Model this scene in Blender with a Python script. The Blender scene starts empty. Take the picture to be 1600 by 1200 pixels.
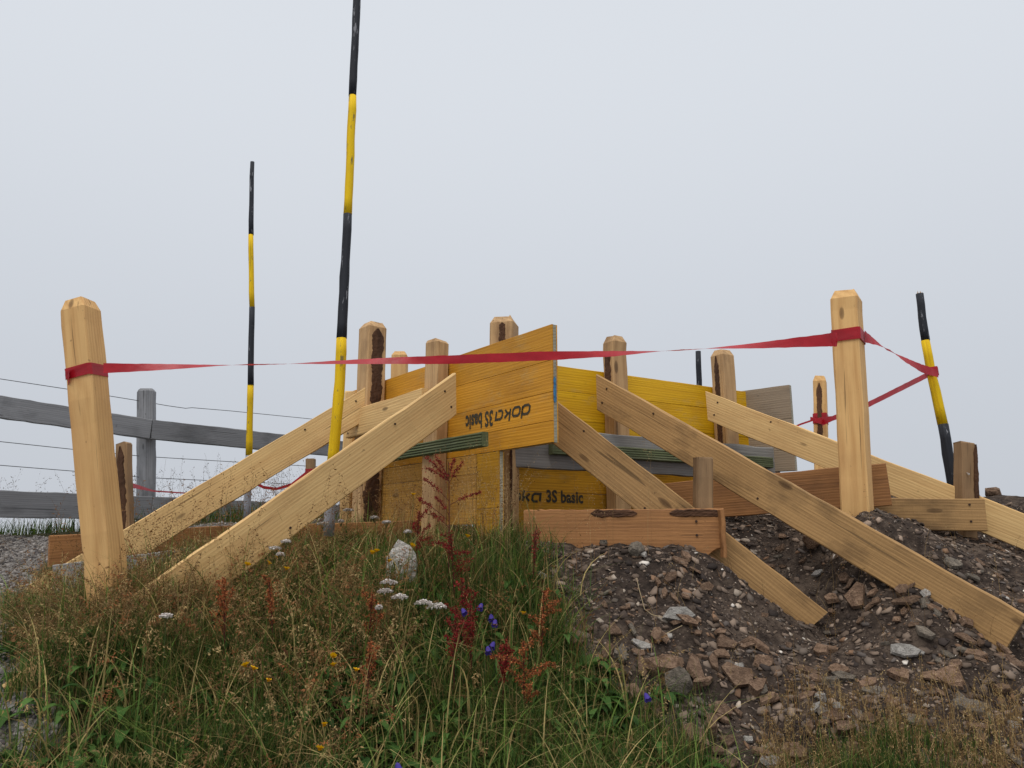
import bpy, bmesh, math, random
import numpy as np
from mathutils import Vector, Matrix

random.seed(7)
RNG = np.random.default_rng(11)
SC = bpy.context.scene
COL = SC.collection

# ------------------------------------------------------------------ camera
CZ = 1.5                                   # eye height; all "rel" heights are relative to it
F = 1208.0                                 # focal length in photo pixels (1600 x 1200)
PITCH = math.atan(250.0 / F)
cp, sp = math.cos(PITCH), math.sin(PITCH)
cam_d = bpy.data.cameras.new('camera')
cam_d.sensor_width = 36.0
cam_d.lens = 36.0 * F / 1600.0
cam_d.clip_start = 0.05
cam_d.clip_end = 2000
cam = bpy.data.objects.new('camera', cam_d)
COL.objects.link(cam)
cam.location = (0, 0, CZ)
cam.rotation_euler = (math.pi / 2 + PITCH, 0, 0)
SC.camera = cam

# ------------------------------------------------------------------ sky and light (fog, overcast)
SUN_EL, SUN_AZ = math.radians(62), math.radians(200)
world = bpy.data.worlds.new('World')
SC.world = world
world.use_nodes = True
wn = world.node_tree
wn.nodes.clear()
w_out = wn.nodes.new('ShaderNodeOutputWorld')
w_bg = wn.nodes.new('ShaderNodeBackground')
w_sky = wn.nodes.new('ShaderNodeTexSky')
w_sky.sky_type = 'NISHITA'
w_sky.sun_disc = False
w_sky.sun_elevation = SUN_EL
w_sky.sun_rotation = SUN_AZ
w_sky.dust_density = 6
w_sc = wn.nodes.new('ShaderNodeVectorMath'); w_sc.operation = 'SCALE'; w_sc.inputs[3].default_value = 0.10
w_tc = wn.nodes.new('ShaderNodeTexCoord')
w_sep = wn.nodes.new('ShaderNodeSeparateXYZ')
w_rmp = wn.nodes.new('ShaderNodeValToRGB')     # cloud: a little brighter towards the zenith
w_rmp.color_ramp.elements[0].position = 0.0
w_rmp.color_ramp.elements[0].color = (0.560, 0.592, 0.646, 1)
w_rmp.color_ramp.elements[1].position = 1.0
w_rmp.color_ramp.elements[1].color = (1.5, 1.52, 1.54, 1)
e = w_rmp.color_ramp.elements.new(0.62); e.color = (0.715, 0.750, 0.800, 1)
w_rmp.color_ramp.interpolation = 'EASE'
w_mix = wn.nodes.new('ShaderNodeMix'); w_mix.data_type = 'RGBA'
w_mix.inputs[0].default_value = 0.93
wn.links.new(w_tc.outputs['Generated'], w_sep.inputs[0])
wn.links.new(w_sep.outputs[2], w_rmp.inputs[0])
wn.links.new(w_sky.outputs[0], w_sc.inputs[0])
wn.links.new(w_sc.outputs[0], w_mix.inputs[6])
wn.links.new(w_rmp.outputs[0], w_mix.inputs[7])
wn.links.new(w_mix.outputs[2], w_bg.inputs[0])
w_bg.inputs[1].default_value = 1.05
wn.links.new(w_bg.outputs[0], w_out.inputs[0])

sun_d = bpy.data.lights.new('sun', 'SUN')
sun_d.energy = 1.5
sun_d.angle = math.radians(35)
sun_d.color = (1.0, 0.97, 0.92)
sun = bpy.data.objects.new('sun', sun_d)
COL.objects.link(sun)
sdir = Vector((math.sin(SUN_AZ) * math.cos(SUN_EL), math.cos(SUN_AZ) * math.cos(SUN_EL), math.sin(SUN_EL)))
sun.rotation_euler = (-sdir).to_track_quat('-Z', 'Y').to_euler()
sun.location = (0, 0, 12)

SC.view_settings.view_transform = 'Standard'
SC.view_settings.look = 'None'
SC.view_settings.exposure = 0.0
SC.view_settings.gamma = 1.0
SC.view_settings.use_curve_mapping = False
SC.cycles.max_bounces = 5
SC.cycles.diffuse_bounces = 3
SC.cycles.transparent_max_bounces = 4
SC.cycles.use_denoising = True

# ------------------------------------------------------------------ helpers: pixels to places
def tan_el(py):
    return math.tan(math.atan((600.0 - py) / F) + PITCH)

def P(px, py, Y):
    """the point at horizontal distance Y seen at photo pixel (px, py)"""
    z = tan_el(py) * Y
    d = Y * cp + z * sp
    return Vector(((px - 800.0) / F * d, Y, z + CZ))

ZTOP = 0.905
def Y_at_top(py, z=ZTOP):
    return z / tan_el(py)

WL0 = P(862, 506, Y_at_top(506)); WL1 = P(545, 612.5, Y_at_top(612.5))
WR0 = P(865, 569.5, Y_at_top(569.5)); WR1 = P(1165, 611, Y_at_top(611))
def flat(v): return Vector((v.x, v.y, 0))
dL = flat(WL1 - WL0).normalized(); dR = flat(WR1 - WR0).normalized()
nL = Vector((-dL.y, dL.x, 0));  nR = Vector((dR.y, -dR.x, 0))
if nL.y > 0: nL = -nL
if nR.y > 0: nR = -nR

def hit(px, py, p0, n, off=0.0):
    """where the ray of a pixel meets the vertical plane through p0 + n*off"""
    r = P(px, py, 1.0) - Vector((0, 0, CZ))
    q = p0 + n * off
    t = (q.x * n.x + q.y * n.y) / (r.x * n.x + r.y * n.y)
    return Vector((0, 0, CZ)) + r * t
def hitL(px, py, off=0.0): return hit(px, py, WL0, nL, off)
def hitR(px, py, off=0.0): return hit(px, py, WR0, nR, off)

def lin(r, g, b):
    def f(c):
        c /= 255.0
        return c / 12.92 if c <= 0.04045 else ((c + 0.055) / 1.055) ** 2.4
    return (f(r), f(g), f(b), 1.0)

# ------------------------------------------------------------------ helpers: objects
def tag(o, label=None, cat=None, group=None, kind=None):
    if label: o['label'] = label
    if cat: o['category'] = cat
    if group: o['group'] = group
    if kind: o['kind'] = kind
    return o

def empty(name, loc):
    o = bpy.data.objects.new(name, None)
    o.empty_display_size = 0.1
    o.location = loc
    COL.objects.link(o)
    return o

def link(name, me, m, parent=None, mw=None):
    o = bpy.data.objects.new(name, me)
    COL.objects.link(o)
    if m is not None and len(me.materials) == 0:
        me.materials.append(m)
    mw = mw if mw is not None else Matrix.Identity(4)
    if parent is not None:
        o.parent = parent
        o.matrix_parent_inverse = Matrix.Identity(4)
        o.matrix_basis = world_of(parent).inverted() @ mw
    else:
        o.matrix_basis = mw
    return o

def world_of(o):
    m = o.matrix_basis.copy()
    while o.parent is not None:
        o = o.parent
        m = o.matrix_basis @ m
    return m

def np_mesh(name, V, Q, col=None, smooth=False):
    """mesh from arrays: V (n,3), Q (m,k) faces all of k corners"""
    V = np.asarray(V, dtype=np.float32); Q = np.asarray(Q, dtype=np.int32)
    me = bpy.data.meshes.new(name)
    me.vertices.add(len(V)); me.vertices.foreach_set('co', V.ravel())
    k = Q.shape[1]
    me.loops.add(Q.size); me.loops.foreach_set('vertex_index', Q.ravel())
    me.polygons.add(len(Q))
    me.polygons.foreach_set('loop_start', np.arange(0, Q.size, k, dtype=np.int32))
    me.polygons.foreach_set('loop_total', np.full(len(Q), k, dtype=np.int32))
    if smooth: me.polygons.foreach_set('use_smooth', np.ones(len(Q), dtype=bool))
    if col is not None:
        a = me.color_attributes.new('tint', 'FLOAT_COLOR', 'POINT')
        c = np.ones((len(V), 4), dtype=np.float32); c[:, :3] = col
        a.data.foreach_set('color', c.ravel())
    me.update(calc_edges=True)
    return me

def py_mesh(name, V, Fs, smooth=False):
    me = bpy.data.meshes.new(name)
    me.from_pydata([tuple(v) for v in V], [], Fs)
    if smooth:
        for p in me.polygons: p.use_smooth = True
    me.update()
    return me

# ------------------------------------------------------------------ materials
class NT:
    def __init__(s, name):
        s.m = bpy.data.materials.new(name); s.m.use_nodes = True
        s.t = s.m.node_tree; s.t.nodes.clear()
        s.out = s.t.nodes.new('ShaderNodeOutputMaterial')
        s.b = s.t.nodes.new('ShaderNodeBsdfPrincipled')
        s.L(s.b.outputs[0], s.out.inputs[0])
    def N(s, ty, **kw):
        n = s.t.nodes.new(ty)
        for k, v in kw.items(): setattr(n, k, v)
        return n
    def L(s, a, b): s.t.links.new(a, b)
    def noise(s, vec, scale, detail=3, rough=0.55, dist=0.0):
        n = s.N('ShaderNodeTexNoise'); n.inputs['Scale'].default_value = scale
        n.inputs['Detail'].default_value = detail; n.inputs['Roughness'].default_value = rough
        n.inputs['Distortion'].default_value = dist
        s.L(vec, n.inputs['Vector']); return n.outputs[0]
    def mapping(s, vec, sc, loc=(0, 0, 0)):
        n = s.N('ShaderNodeMapping'); n.inputs['Scale'].default_value = sc; n.inputs['Location'].default_value = loc
        s.L(vec, n.inputs['Vector']); return n.outputs[0]
    def ramp(s, fac, stops):
        n = s.N('ShaderNodeValToRGB'); cr = n.color_ramp
        while len(cr.elements) > 1: cr.elements.remove(cr.elements[-1])
        cr.elements[0].position = stops[0][0]; cr.elements[0].color = stops[0][1]
        for p, c in stops[1:]:
            e = cr.elements.new(p); e.color = c
        s.L(fac, n.inputs[0]); return n.outputs[0]
    def grey(s, fac, stops):
        return s.ramp(fac, [(p, (v, v, v, 1)) for p, v in stops])
    def mix(s, fac, a, b, mode='MIX'):
        n = s.N('ShaderNodeMix', data_type='RGBA', blend_type=mode)
        for i, v in ((0, fac), (6, a), (7, b)):
            if hasattr(v, 'is_output'): s.L(v, n.inputs[i])
            else: n.inputs[i].default_value = v
        return n.outputs[2]
    def math(s, op, a, b=0.0):
        n = s.N('ShaderNodeMath', operation=op)
        for i, v in ((0, a), (1, b)):
            if hasattr(v, 'is_output'): s.L(v, n.inputs[i])
            else: n.inputs[i].default_value = v
        return n.outputs[0]
    def bump(s, h, strength, dist):
        n = s.N('ShaderNodeBump'); n.inputs['Strength'].default_value = strength; n.inputs['Distance'].default_value = dist
        s.L(h, n.inputs['Height']); s.L(n.outputs[0], s.b.inputs['Normal'])
    def objvec(s):
        tc = s.N('ShaderNodeTexCoord'); oi = s.N('ShaderNodeObjectInfo')
        sc = s.N('ShaderNodeVectorMath', operation='SCALE'); sc.inputs[0].default_value = (37.0, 11.0, 23.0)
        s.L(oi.outputs['Random'], sc.inputs[3])
        ad = s.N('ShaderNodeVectorMath', operation='ADD')
        s.L(tc.outputs['Object'], ad.inputs[0]); s.L(sc.outputs[0], ad.inputs[1])
        return ad.outputs[0], oi.outputs['Random']

def wood(name, base, dark, knot=(60, 38, 22), rough=0.72, stain=None, stain_amt=0.5, contrast=0.5, knots=True, vary=0.12, saw=0.0, flakes=None, splits=0.6, smear=None):
    """sawn timber: grain along local X, knots, stains, some unevenness from board to board"""
    t = NT(name); v, rnd = t.objvec()
    streak = t.noise(t.mapping(v, (0.9, 22, 22)), 1.6, 5, 0.6, 0.4)
    fine = t.noise(t.mapping(v, (4, 150, 150)), 1.5, 2)
    wav = t.N('ShaderNodeTexWave', wave_type='RINGS', rings_direction='X')
    wav.inputs['Scale'].default_value = 11.0; wav.inputs['Distortion'].default_value = 5.0
    wav.inputs['Detail'].default_value = 2.0; wav.inputs['Detail Scale'].default_value = 0.7
    t.L(t.mapping(v, (0.22, 1.5, 2.2)), wav.inputs['Vector'])
    g = t.math('ADD', t.math('MULTIPLY', streak, 0.6), t.math('MULTIPLY', wav.outputs[0], 0.16))
    g = t.math('ADD', g, t.math('MULTIPLY', fine, 0.22))
    c = t.ramp(g, [(0.5 - 0.62 * contrast, lin(*dark)), (0.5 + 0.22 * contrast, lin(*base))])
    blot = t.noise(t.mapping(v, (2.2, 5, 5)), 1.3, 4, 0.6)
    if stain:
        c = t.mix(t.math('MULTIPLY', t.grey(blot, [(0.5, 0), (0.68, 1)]), stain_amt), c, lin(*stain))
    if knots:
        vo = t.N('ShaderNodeTexVoronoi', feature='F1'); vo.inputs['Scale'].default_value = 1.0
        t.L(t.mapping(v, (2.6, 7.5, 7.5)), vo.inputs['Vector'])
        k = t.grey(vo.outputs['Distance'], [(0.05, 1), (0.085, 0.75), (0.105, 0.0)])
        c = t.mix(t.math('MULTIPLY', k, 0.7), c, lin(*knot))
    if flakes:
        fl = t.noise(t.mapping(v, (6, 30, 30)), 1.6, 4, 0.7)
        c = t.mix(t.grey(fl, [(0.60, 0), (0.64, 1)]), c, lin(*flakes))
    split = t.noise(t.mapping(v, (1.3, 55, 55)), 1.0, 2, 0.5, 0.2)
    c = t.mix(t.math('MULTIPLY', t.grey(split, [(0.685, 0), (0.715, 1)]), splits), c, lin(*[q * 0.42 for q in dark]))
    spk = t.noise(t.mapping(v, (30, 45, 45)), 1.0, 3, 0.6)
    c = t.mix(t.math('MULTIPLY', t.grey(spk, [(0.70, 0), (0.76, 1)]), 0.55), c, lin(*[q * 0.5 for q in dark]))
    broad = t.noise(t.mapping(v, (0.8, 2.5, 2.5)), 1.0, 3, 0.6)
    c = t.mix(t.math('MULTIPLY', t.grey(broad, [(0.45, 0), (0.7, 1)]), 0.35), c, lin(*[q * 0.72 for q in base]))
    if smear:
        sm = t.noise(t.mapping(v, (3.5, 9, 9)), 1.3, 6, 0.7)
        c = t.mix(t.math('MULTIPLY', t.grey(sm, [(0.56, 0), (0.72, 1)]), 0.5), c, lin(*smear))
    hs = t.N('ShaderNodeHueSaturation')
    t.L(c, hs.inputs['Color'])
    t.L(t.math('ADD', t.math('MULTIPLY', rnd, vary * 2), 1 - vary), hs.inputs['Value'])
    t.L(hs.outputs[0], t.b.inputs['Base Color'])
    t.b.inputs['Roughness'].default_value = rough
    t.b.inputs['Specular IOR Level'].default_value = 0.25
    h = t.math('ADD', g, t.math('MULTIPLY', fine, 0.5))
    if saw:
        sw = t.noise(t.mapping(v, (90, 6, 14)), 1.2, 2)
        h = t.math('ADD', h, t.math('MULTIPLY', sw, saw))
    t.bump(h, 0.45, 0.004)
    return t.m

M = {}
M['spruce'] = wood('fresh_spruce', (224, 187, 128), (190, 147, 94), stain=(182, 140, 92), stain_amt=0.45)
M['spruce_post'] = wood('fresh_spruce_post', (220, 176, 116), (188, 140, 86), stain=(186, 138, 90), stain_amt=0.35, contrast=0.4)
M['spruce_end'] = wood('pale_sawn_top', (240, 205, 155), (205, 160, 108), knots=False)
M['damp_shaded'] = wood('damp_shaded_rough_spruce', (176, 138, 90), (114, 86, 54), stain=(84, 64, 42), stain_amt=0.8, saw=0.8, contrast=0.75)  # right-hand braces: damp stains, plus the shade on their faces put into the colour
M['orange_board'] = wood('reddish_board', (170, 120, 74), (122, 82, 50), stain=(86, 58, 40), stain_amt=0.5)
M['old_post'] = wood('weathered_post', (206, 168, 120), (150, 112, 76), stain=(122, 92, 66), stain_amt=0.6)
M['stake'] = wood('grey_brown_stake', (160, 128, 92), (98, 72, 50), stain=(80, 62, 46), stain_amt=0.6, contrast=0.8)
M['grey'] = wood('silvered_plank', (146, 143, 139), (96, 93, 90), knot=(50, 48, 46), stain=(84, 82, 80), stain_amt=0.55, contrast=0.8)
M['dark_grey'] = wood('silvered_fence', (140, 140, 142), (84, 84, 86), knot=(40, 40, 42), stain=(74, 74, 76), stain_amt=0.6, contrast=0.9)
M['panel'] = wood('formwork_ochre', (214, 152, 44), (178, 116, 26), knot=(120, 70, 20), smear=(170, 140, 88), splits=0.35, stain=(150, 100, 36), stain_amt=0.5, contrast=0.6, rough=0.55)
M['panel_bright'] = wood('formwork_yellow', (222, 172, 22), (190, 138, 12), knot=(120, 84, 14), smear=(176, 150, 98), splits=0.25, stain=(196, 140, 26), stain_amt=0.4, contrast=0.5, rough=0.5)
M['panel_low'] = wood('formwork_dull_yellow', (206, 150, 36), (164, 112, 24), knot=(90, 60, 18), smear=(176, 150, 98), splits=0.25, stain=(118, 84, 34), stain_amt=0.6, rough=0.6)
M['panel_tan'] = wood('formwork_faded', (204, 152, 70), (160, 112, 50), stain=(140, 106, 64), stain_amt=0.6)
M['panel_grey'] = wood('formwork_weathered', (166, 148, 126), (118, 102, 86), knot=(56, 46, 40), stain=(100, 92, 82), stain_amt=0.6, contrast=0.8)
M['core'] = wood('panel_core', (172, 166, 146), (116, 112, 98), knots=False, stain=(120, 130, 116), stain_amt=0.5)
M['green'] = wood('green_batten', (104, 112, 78), (64, 72, 50), knots=False, stain=(126, 126, 102), stain_amt=0.5, contrast=0.7)
M['bark'] = wood('bark', (98, 68, 48), (42, 28, 22), knots=False, stain=(34, 24, 18), stain_amt=0.7, contrast=1.0, rough=0.9)
M['yellow_paint'] = wood('yellow_paint', (226, 186, 12), (196, 152, 8), knots=False, stain=(186, 146, 20), stain_amt=0.5, contrast=0.4, vary=0.03, flakes=(120, 106, 60))
M['black_paint'] = wood('black_paint', (44, 46, 52), (28, 29, 34), knots=False, contrast=0.4, vary=0.03, flakes=(128, 128, 132))
M['bare_pole'] = wood('bare_grey_pole', (150, 152, 158), (104, 104, 110), knots=False, contrast=0.8)

def plain(name, rgb, rough=0.8, nscale=40, var=0.25, bump=0.0):
    t = NT(name)
    tc = t.N('ShaderNodeTexCoord')
    n = t.noise(tc.outputs['Object'], nscale, 4)
    c = lin(*rgb)
    lo = tuple(x * (1 - var) for x in c[:3]) + (1,); hi = tuple(min(1, x * (1 + var)) for x in c[:3]) + (1,)
    t.L(t.ramp(n, [(0.35, lo), (0.65, hi)]), t.b.inputs['Base Color'])
    t.b.inputs['Roughness'].default_value = rough
    t.b.inputs['Specular IOR Level'].default_value = 0.25
    if bump: t.bump(n, bump, 0.01)
    return t.m

def ink():
    t = NT('stencil_ink'); tc = t.N('ShaderNodeTexCoord')
    n = t.noise(tc.outputs['Object'], 160, 4, 0.65)
    t.L(t.ramp(n, [(0.5, lin(48, 44, 30)), (0.62, lin(70, 58, 30)), (0.68, lin(160, 116, 40))]), t.b.inputs['Base Color'])
    t.b.inputs['Roughness'].default_value = 0.75
    return t.m
M['ink'] = ink()
M['blue'] = plain('blue_mark', (58, 112, 150), 0.7, 60, 0.4)
M['nail'] = plain('nail_rust', (58, 40, 30), 0.5)
M['wire'] = plain('steel_wire', (74, 74, 78), 0.45)
M['pale_wire'] = plain('pale_tie_wire', (190, 190, 190), 0.4)

def tinted(name, rough=0.75, transl=0.3, var=0.2):
    """plants and chips: colour from the piece's own tint"""
    t = NT(name)
    a = t.N('ShaderNodeAttribute', attribute_name='tint')
    t.L(a.outputs['Color'], t.b.inputs['Base Color'])
    t.b.inputs['Roughness'].default_value = rough
    t.b.inputs['Specular IOR Level'].default_value = 0.2
    if transl:
        tr = t.N('ShaderNodeBsdfTranslucent'); t.L(a.outputs['Color'], tr.inputs[0])
        mx = t.N('ShaderNodeMixShader'); mx.inputs[0].default_value = transl
        t.L(t.b.outputs[0], mx.inputs[1]); t.L(tr.outputs[0], mx.inputs[2]); t.L(mx.outputs[0], t.out.inputs[0])
    return t.m
M['plant'] = tinted('plant')
M['chip'] = tinted('chip', 0.85, 0)

def tape_mat():
    t = NT('red_tape')
    tc = t.N('ShaderNodeTexCoord')
    n = t.noise(tc.outputs['Object'], 9, 3)
    c = t.ramp(n, [(0.3, lin(162, 16, 32)), (0.7, lin(190, 26, 42))])
    t.L(c, t.b.inputs['Base Color']); t.b.inputs['Roughness'].default_value = 0.38
    tr = t.N('ShaderNodeBsdfTranslucent'); t.L(c, tr.inputs[0])
    mx = t.N('ShaderNodeMixShader'); mx.inputs[0].default_value = 0.35
    t.L(t.b.outputs[0], mx.inputs[1]); t.L(tr.outputs[0], mx.inputs[2]); t.L(mx.outputs[0], t.out.inputs[0])
    t.bump(t.noise(tc.outputs['Object'], 40, 3), 0.3, 0.004)
    return t.m
M['tape'] = tape_mat()

# ------------------------------------------------------------------ terrain
ctrl = []
def cpt(px, py, Y): p = P(px, py, Y); ctrl.append((p.x, p.y, p.z - CZ))
for a in [(5, 1090, 2.45), (50, 925, 3.75), (120, 915, 3.4), (130, 1000, 2.56), (205, 962, 2.72), (60, 1040, 2.42), (300, 935, 3.0), (450, 880, 3.45), (600, 842, 3.9),
          (560, 822, 4.5), (720, 866, 3.6), (830, 850, 3.15), (960, 866, 3.12), (1110, 888, 3.08), (1285, 992, 3.12), (1590, 1030, 2.72),
          (1230, 843, 3.6), (1370, 905, 3.05), (1450, 962, 2.85), (1180, 803, 4.0), (1345, 822, 3.3), (1450, 832, 3.5), (1600, 862, 3.5), (1570, 786, 4.6), (1400, 795, 4.4),
          (100, 1200, 2.1), (400, 1205, 2.12), (700, 1205, 2.15), (1000, 1200, 2.3), (1300, 1200, 2.3), (1600, 1200, 2.2),
          (900, 955, 2.82), (800, 1015, 2.62), (600, 1015, 2.6), (300, 1065, 2.38), (-150, 1000, 3.0), (-200, 1200, 2.2), (1850, 1100, 2.6), (1850, 870, 3.6),
          (0, 836, 5.4), (230, 822, 6.0), (390, 818, 6.6), (30, 868, 4.6), (40, 853, 5.1), (-200, 850, 5.2)]:
    cpt(*a)
ctrl += [(0, 0, -1.5), (-3, 0, -1.45), (3, 0, -1.4), (0, 1.2, -0.98), (-2, 1.2, -0.95), (2, 1.2, -0.95), (0, 5.2, 0.1), (0.6, 6.2, 0.1), (2.6, 6.2, 0.2),
         (-4, 7.5, -0.35), (-1, 8, -0.3), (2, 8, -0.15), (3.5, 7.5, -0.1), (3.6, 4.5, 0.25), (-4, 3.5, -0.3), (-4, 5.5, 0.0)]
CT = np.array(ctrl)
def tps_k(r2): return np.where(r2 > 1e-12, 0.5 * r2 * np.log(np.maximum(r2, 1e-12)), 0.0)
def tps_fit(pts, lam=0.004):
    n = len(pts); xy = pts[:, :2]
    K = tps_k(((xy[:, None] - xy[None]) ** 2).sum(-1)) + lam * np.eye(n)
    Pm = np.c_[np.ones(n), xy]
    A = np.block([[K, Pm], [Pm.T, np.zeros((3, 3))]])
    return np.linalg.solve(A, np.r_[pts[:, 2], 0, 0, 0])
TW = tps_fit(CT)
def H0(x, y):
    x = np.asarray(x, float); y = np.asarray(y, float)
    xc = np.clip(x, -4, 3.6); yc = np.clip(y, 0, 7.8)
    r2 = (xc[..., None] - CT[:, 0]) ** 2 + (yc[..., None] - CT[:, 1]) ** 2
    z = (tps_k(r2) * TW[:-3]).sum(-1) + TW[-3] + TW[-2] * xc + TW[-1] * yc
    out = np.hypot(x - xc, y - yc)
    return z - 0.38 * out * np.where(y > 6, 1.3, 1.0)
def vnoise(x, y, s, seed):
    """smooth value noise on a lattice of pitch s"""
    xi = np.floor(x / s).astype(int); yi = np.floor(y / s).astype(int); fx = x / s - xi; fy = y / s - yi
    fx = fx * fx * (3 - 2 * fx); fy = fy * fy * (3 - 2 * fy)
    def h(a, b):
        v = np.sin(a * 127.1 + b * 311.7 + seed * 74.7) * 43758.5453
        return v - np.floor(v)
    return (h(xi, yi) * (1 - fx) + h(xi + 1, yi) * fx) * (1 - fy) + (h(xi, yi + 1) * (1 - fx) + h(xi + 1, yi + 1) * fx) * fy - 0.5

def line_x(pts):
    """boundary x as a function of y from (y, x) pairs"""
    pts = sorted(pts); ys = np.array([p[0] for p in pts]); xs = np.array([p[1] for p in pts])
    return lambda y: np.interp(y, ys, xs)
SOIL = line_x([(1.0, 1.1), (2.05, 0.62), (2.3, 0.46), (2.5, 0.33), (2.75, 0.18), (3.0, 0.08), (3.2, 0.03), (3.7, 0.0), (6, 0.0)])
PATH = line_x([(0, -0.9), (1.8, -1.12), (2.2, -1.22), (2.7, -1.66), (3.4, -2.12), (4.4, -2.62), (5.0, -2.4), (5.35, -1.0), (5.4, -9.0), (9, -9)])
def is_soil(x, y): return x > SOIL(y) + 0.10 * vnoise(x, y, 0.18, 3)
def is_path(x, y): return x < PATH(y) + 0.14 * vnoise(x, y, 0.2, 5)

HEAPS = [(P(q[0], q[1], q[2]).x, q[2], q[3], q[4]) for q in [(1225, 960, 3.1, 0.12, 0.05), (1460, 960, 2.86, 0.14, 0.05), (1535, 1010, 2.74, 0.1, 0.04), (1345, 830, 3.26, 0.1, 0.035), (1000, 850, 3.08, 0.14, 0.03), (1255, 870, 3.42, 0.22, 0.06)]]
def H(x, y):
    x = np.asarray(x, float); y = np.asarray(y, float)
    z = H0(x, y)
    soil = np.clip((x - SOIL(y)) / 0.15, 0, 1) * np.clip((5.6 - y) / 0.6, 0, 1)
    rough = 0.05 * vnoise(x, y, 0.31, 1) + 0.05 * vnoise(x, y, 0.13, 2) + 0.03 * vnoise(x, y, 0.055, 4) + 0.014 * vnoise(x, y, 0.025, 6)
    ledge = 0.05 * (np.abs(vnoise(x + 0.3 * y, y * 2.2, 0.34, 9)) * 2 - 0.5)
    for (bx, by, br, bh) in HEAPS: z = z + bh * np.exp(-((x - bx) ** 2 + (y - by) ** 2) / br ** 2)
    return z + soil * (rough + ledge) + (1 - soil) * (0.05 * vnoise(x, y, 0.4, 7) + 0.015 * vnoise(x, y, 0.08, 8))
def Hs(x, y): return float(H(np.array([x]), np.array([y]))[0])

def axis(lo, hi, step, far):
    a = list(np.arange(lo, hi + 1e-6, step)); s = step
    b = hi; up = []
    while b < far: s *= 1.35; b += s; up.append(b)
    s = step; b = lo; dn = []
    while b > -far: s *= 1.35; b -= s; dn.append(b)
    return np.array(dn[::-1] + a + up)
gx = axis(-2.9, 2.9, 0.0145, 220); gy = axis(1.7, 5.6, 0.0145, 220)
GX, GY = np.meshgrid(gx, gy)
GZ = H(GX.ravel(), GY.ravel()).reshape(GX.shape) + CZ
nx, ny = len(gx), len(gy)
idx = np.arange(nx * ny).reshape(ny, nx)
Q = np.stack([idx[:-1, :-1], idx[:-1, 1:], idx[1:, 1:], idx[1:, :-1]], -1).reshape(-1, 4)
V = np.stack([GX.ravel(), GY.ravel(), GZ.ravel()], -1)
soilm = np.clip((GX - SOIL(GY) - 0.10 * vnoise(GX, GY, 0.18, 3)) / 0.05 + 0.5, 0, 1).ravel()
pathm = np.clip((PATH(GY) + 0.14 * vnoise(GX, GY, 0.2, 5) - GX) / 0.06 + 0.5, 0, 1).ravel()
far_soil = np.clip((GY.ravel() - 3.9) / 0.3, 0, 1) * (GX.ravel() < 0.0) * (GX.ravel() > -1.4)
soilm = np.maximum(soilm, far_soil)
colm = np.stack([soilm, pathm, np.zeros_like(soilm)], -1)
gme = np_mesh('ground', V, Q, colm, smooth=True)
def ground_mat():
    t = NT('bank_ground')
    tc = t.N('ShaderNodeTexCoord'); v = tc.outputs['Object']
    a = t.N('ShaderNodeAttribute', attribute_name='tint')
    se = t.N('ShaderNodeSeparateColor'); t.L(a.outputs['Color'], se.inputs[0])
    n1 = t.noise(v, 26, 6, 0.7); n2 = t.noise(v, 3.2, 4); n3 = t.noise(v, 130, 3)
    soil = t.ramp(t.math('ADD', t.math('MULTIPLY', n1, 0.7), t.math('MULTIPLY', n2, 0.3)),
                  [(0.36, lin(32, 27, 24)), (0.5, lin(58, 49, 43)), (0.62, lin(88, 76, 66))])
    turf = t.ramp(n1, [(0.35, lin(30, 32, 18)), (0.65, lin(66, 62, 36))])
    grav = t.ramp(n3, [(0.35, lin(78, 73, 70)), (0.65, lin(132, 127, 122))])
    c = t.mix(se.outputs[0], turf, soil); c = t.mix(se.outputs[1], c, grav)
    t.L(c, t.b.inputs['Base Color']); t.b.inputs['Roughness'].default_value = 0.95
    t.b.inputs['Specular IOR Level'].default_value = 0.1
    t.bump(t.math('ADD', n1, t.math('MULTIPLY', n3, 0.4)), 0.8, 0.012)
    return t.m
tag(link('ground', gme, ground_mat()), 'dark shale bank with turf and a gravel path beside it', 'ground', kind='structure')

def on_ray(px, py, h=0.0, lo=1.7, hi=6.0):
    """the place on a pixel's ray that stands h above the ground"""
    Ys = np.arange(lo, hi, 0.01); te = tan_el(py)
    z = te * Ys; X = (px - 800.0) / F * (Ys * cp + z * sp)
    g = z - H0(X, Ys) - h
    s = np.where(g[1:] * g[:-1] <= 0)[0]
    i = s[0] if len(s) else int(np.argmin(np.abs(g)))
    return Vector((X[i], Ys[i], z[i] + CZ))

# ------------------------------------------------------------------ timber
def frame(a, b, up=Vector((0, 0, 1))):
    """matrix with X from a to b, Z as near to up as it can be"""
    x = (b - a).normalized(); y = up.cross(x)
    if y.length < 1e-4: y = Vector((0, 1, 0)).cross(x)
    y.normalize(); z = x.cross(y)
    m = Matrix((x, y, z)).transposed().to_4x4(); m.translation = a
    return m

def ring(w, t, c):
    """chamfered rectangle in (y, z): t thick along y, w wide along z, eight corners"""
    a, b = t / 2, w / 2
    return [(-a + c, -b), (a - c, -b), (a, -b + c), (a, b - c), (a - c, b), (-a + c, b), (-a, b - c), (-a, -b + c)]

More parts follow.
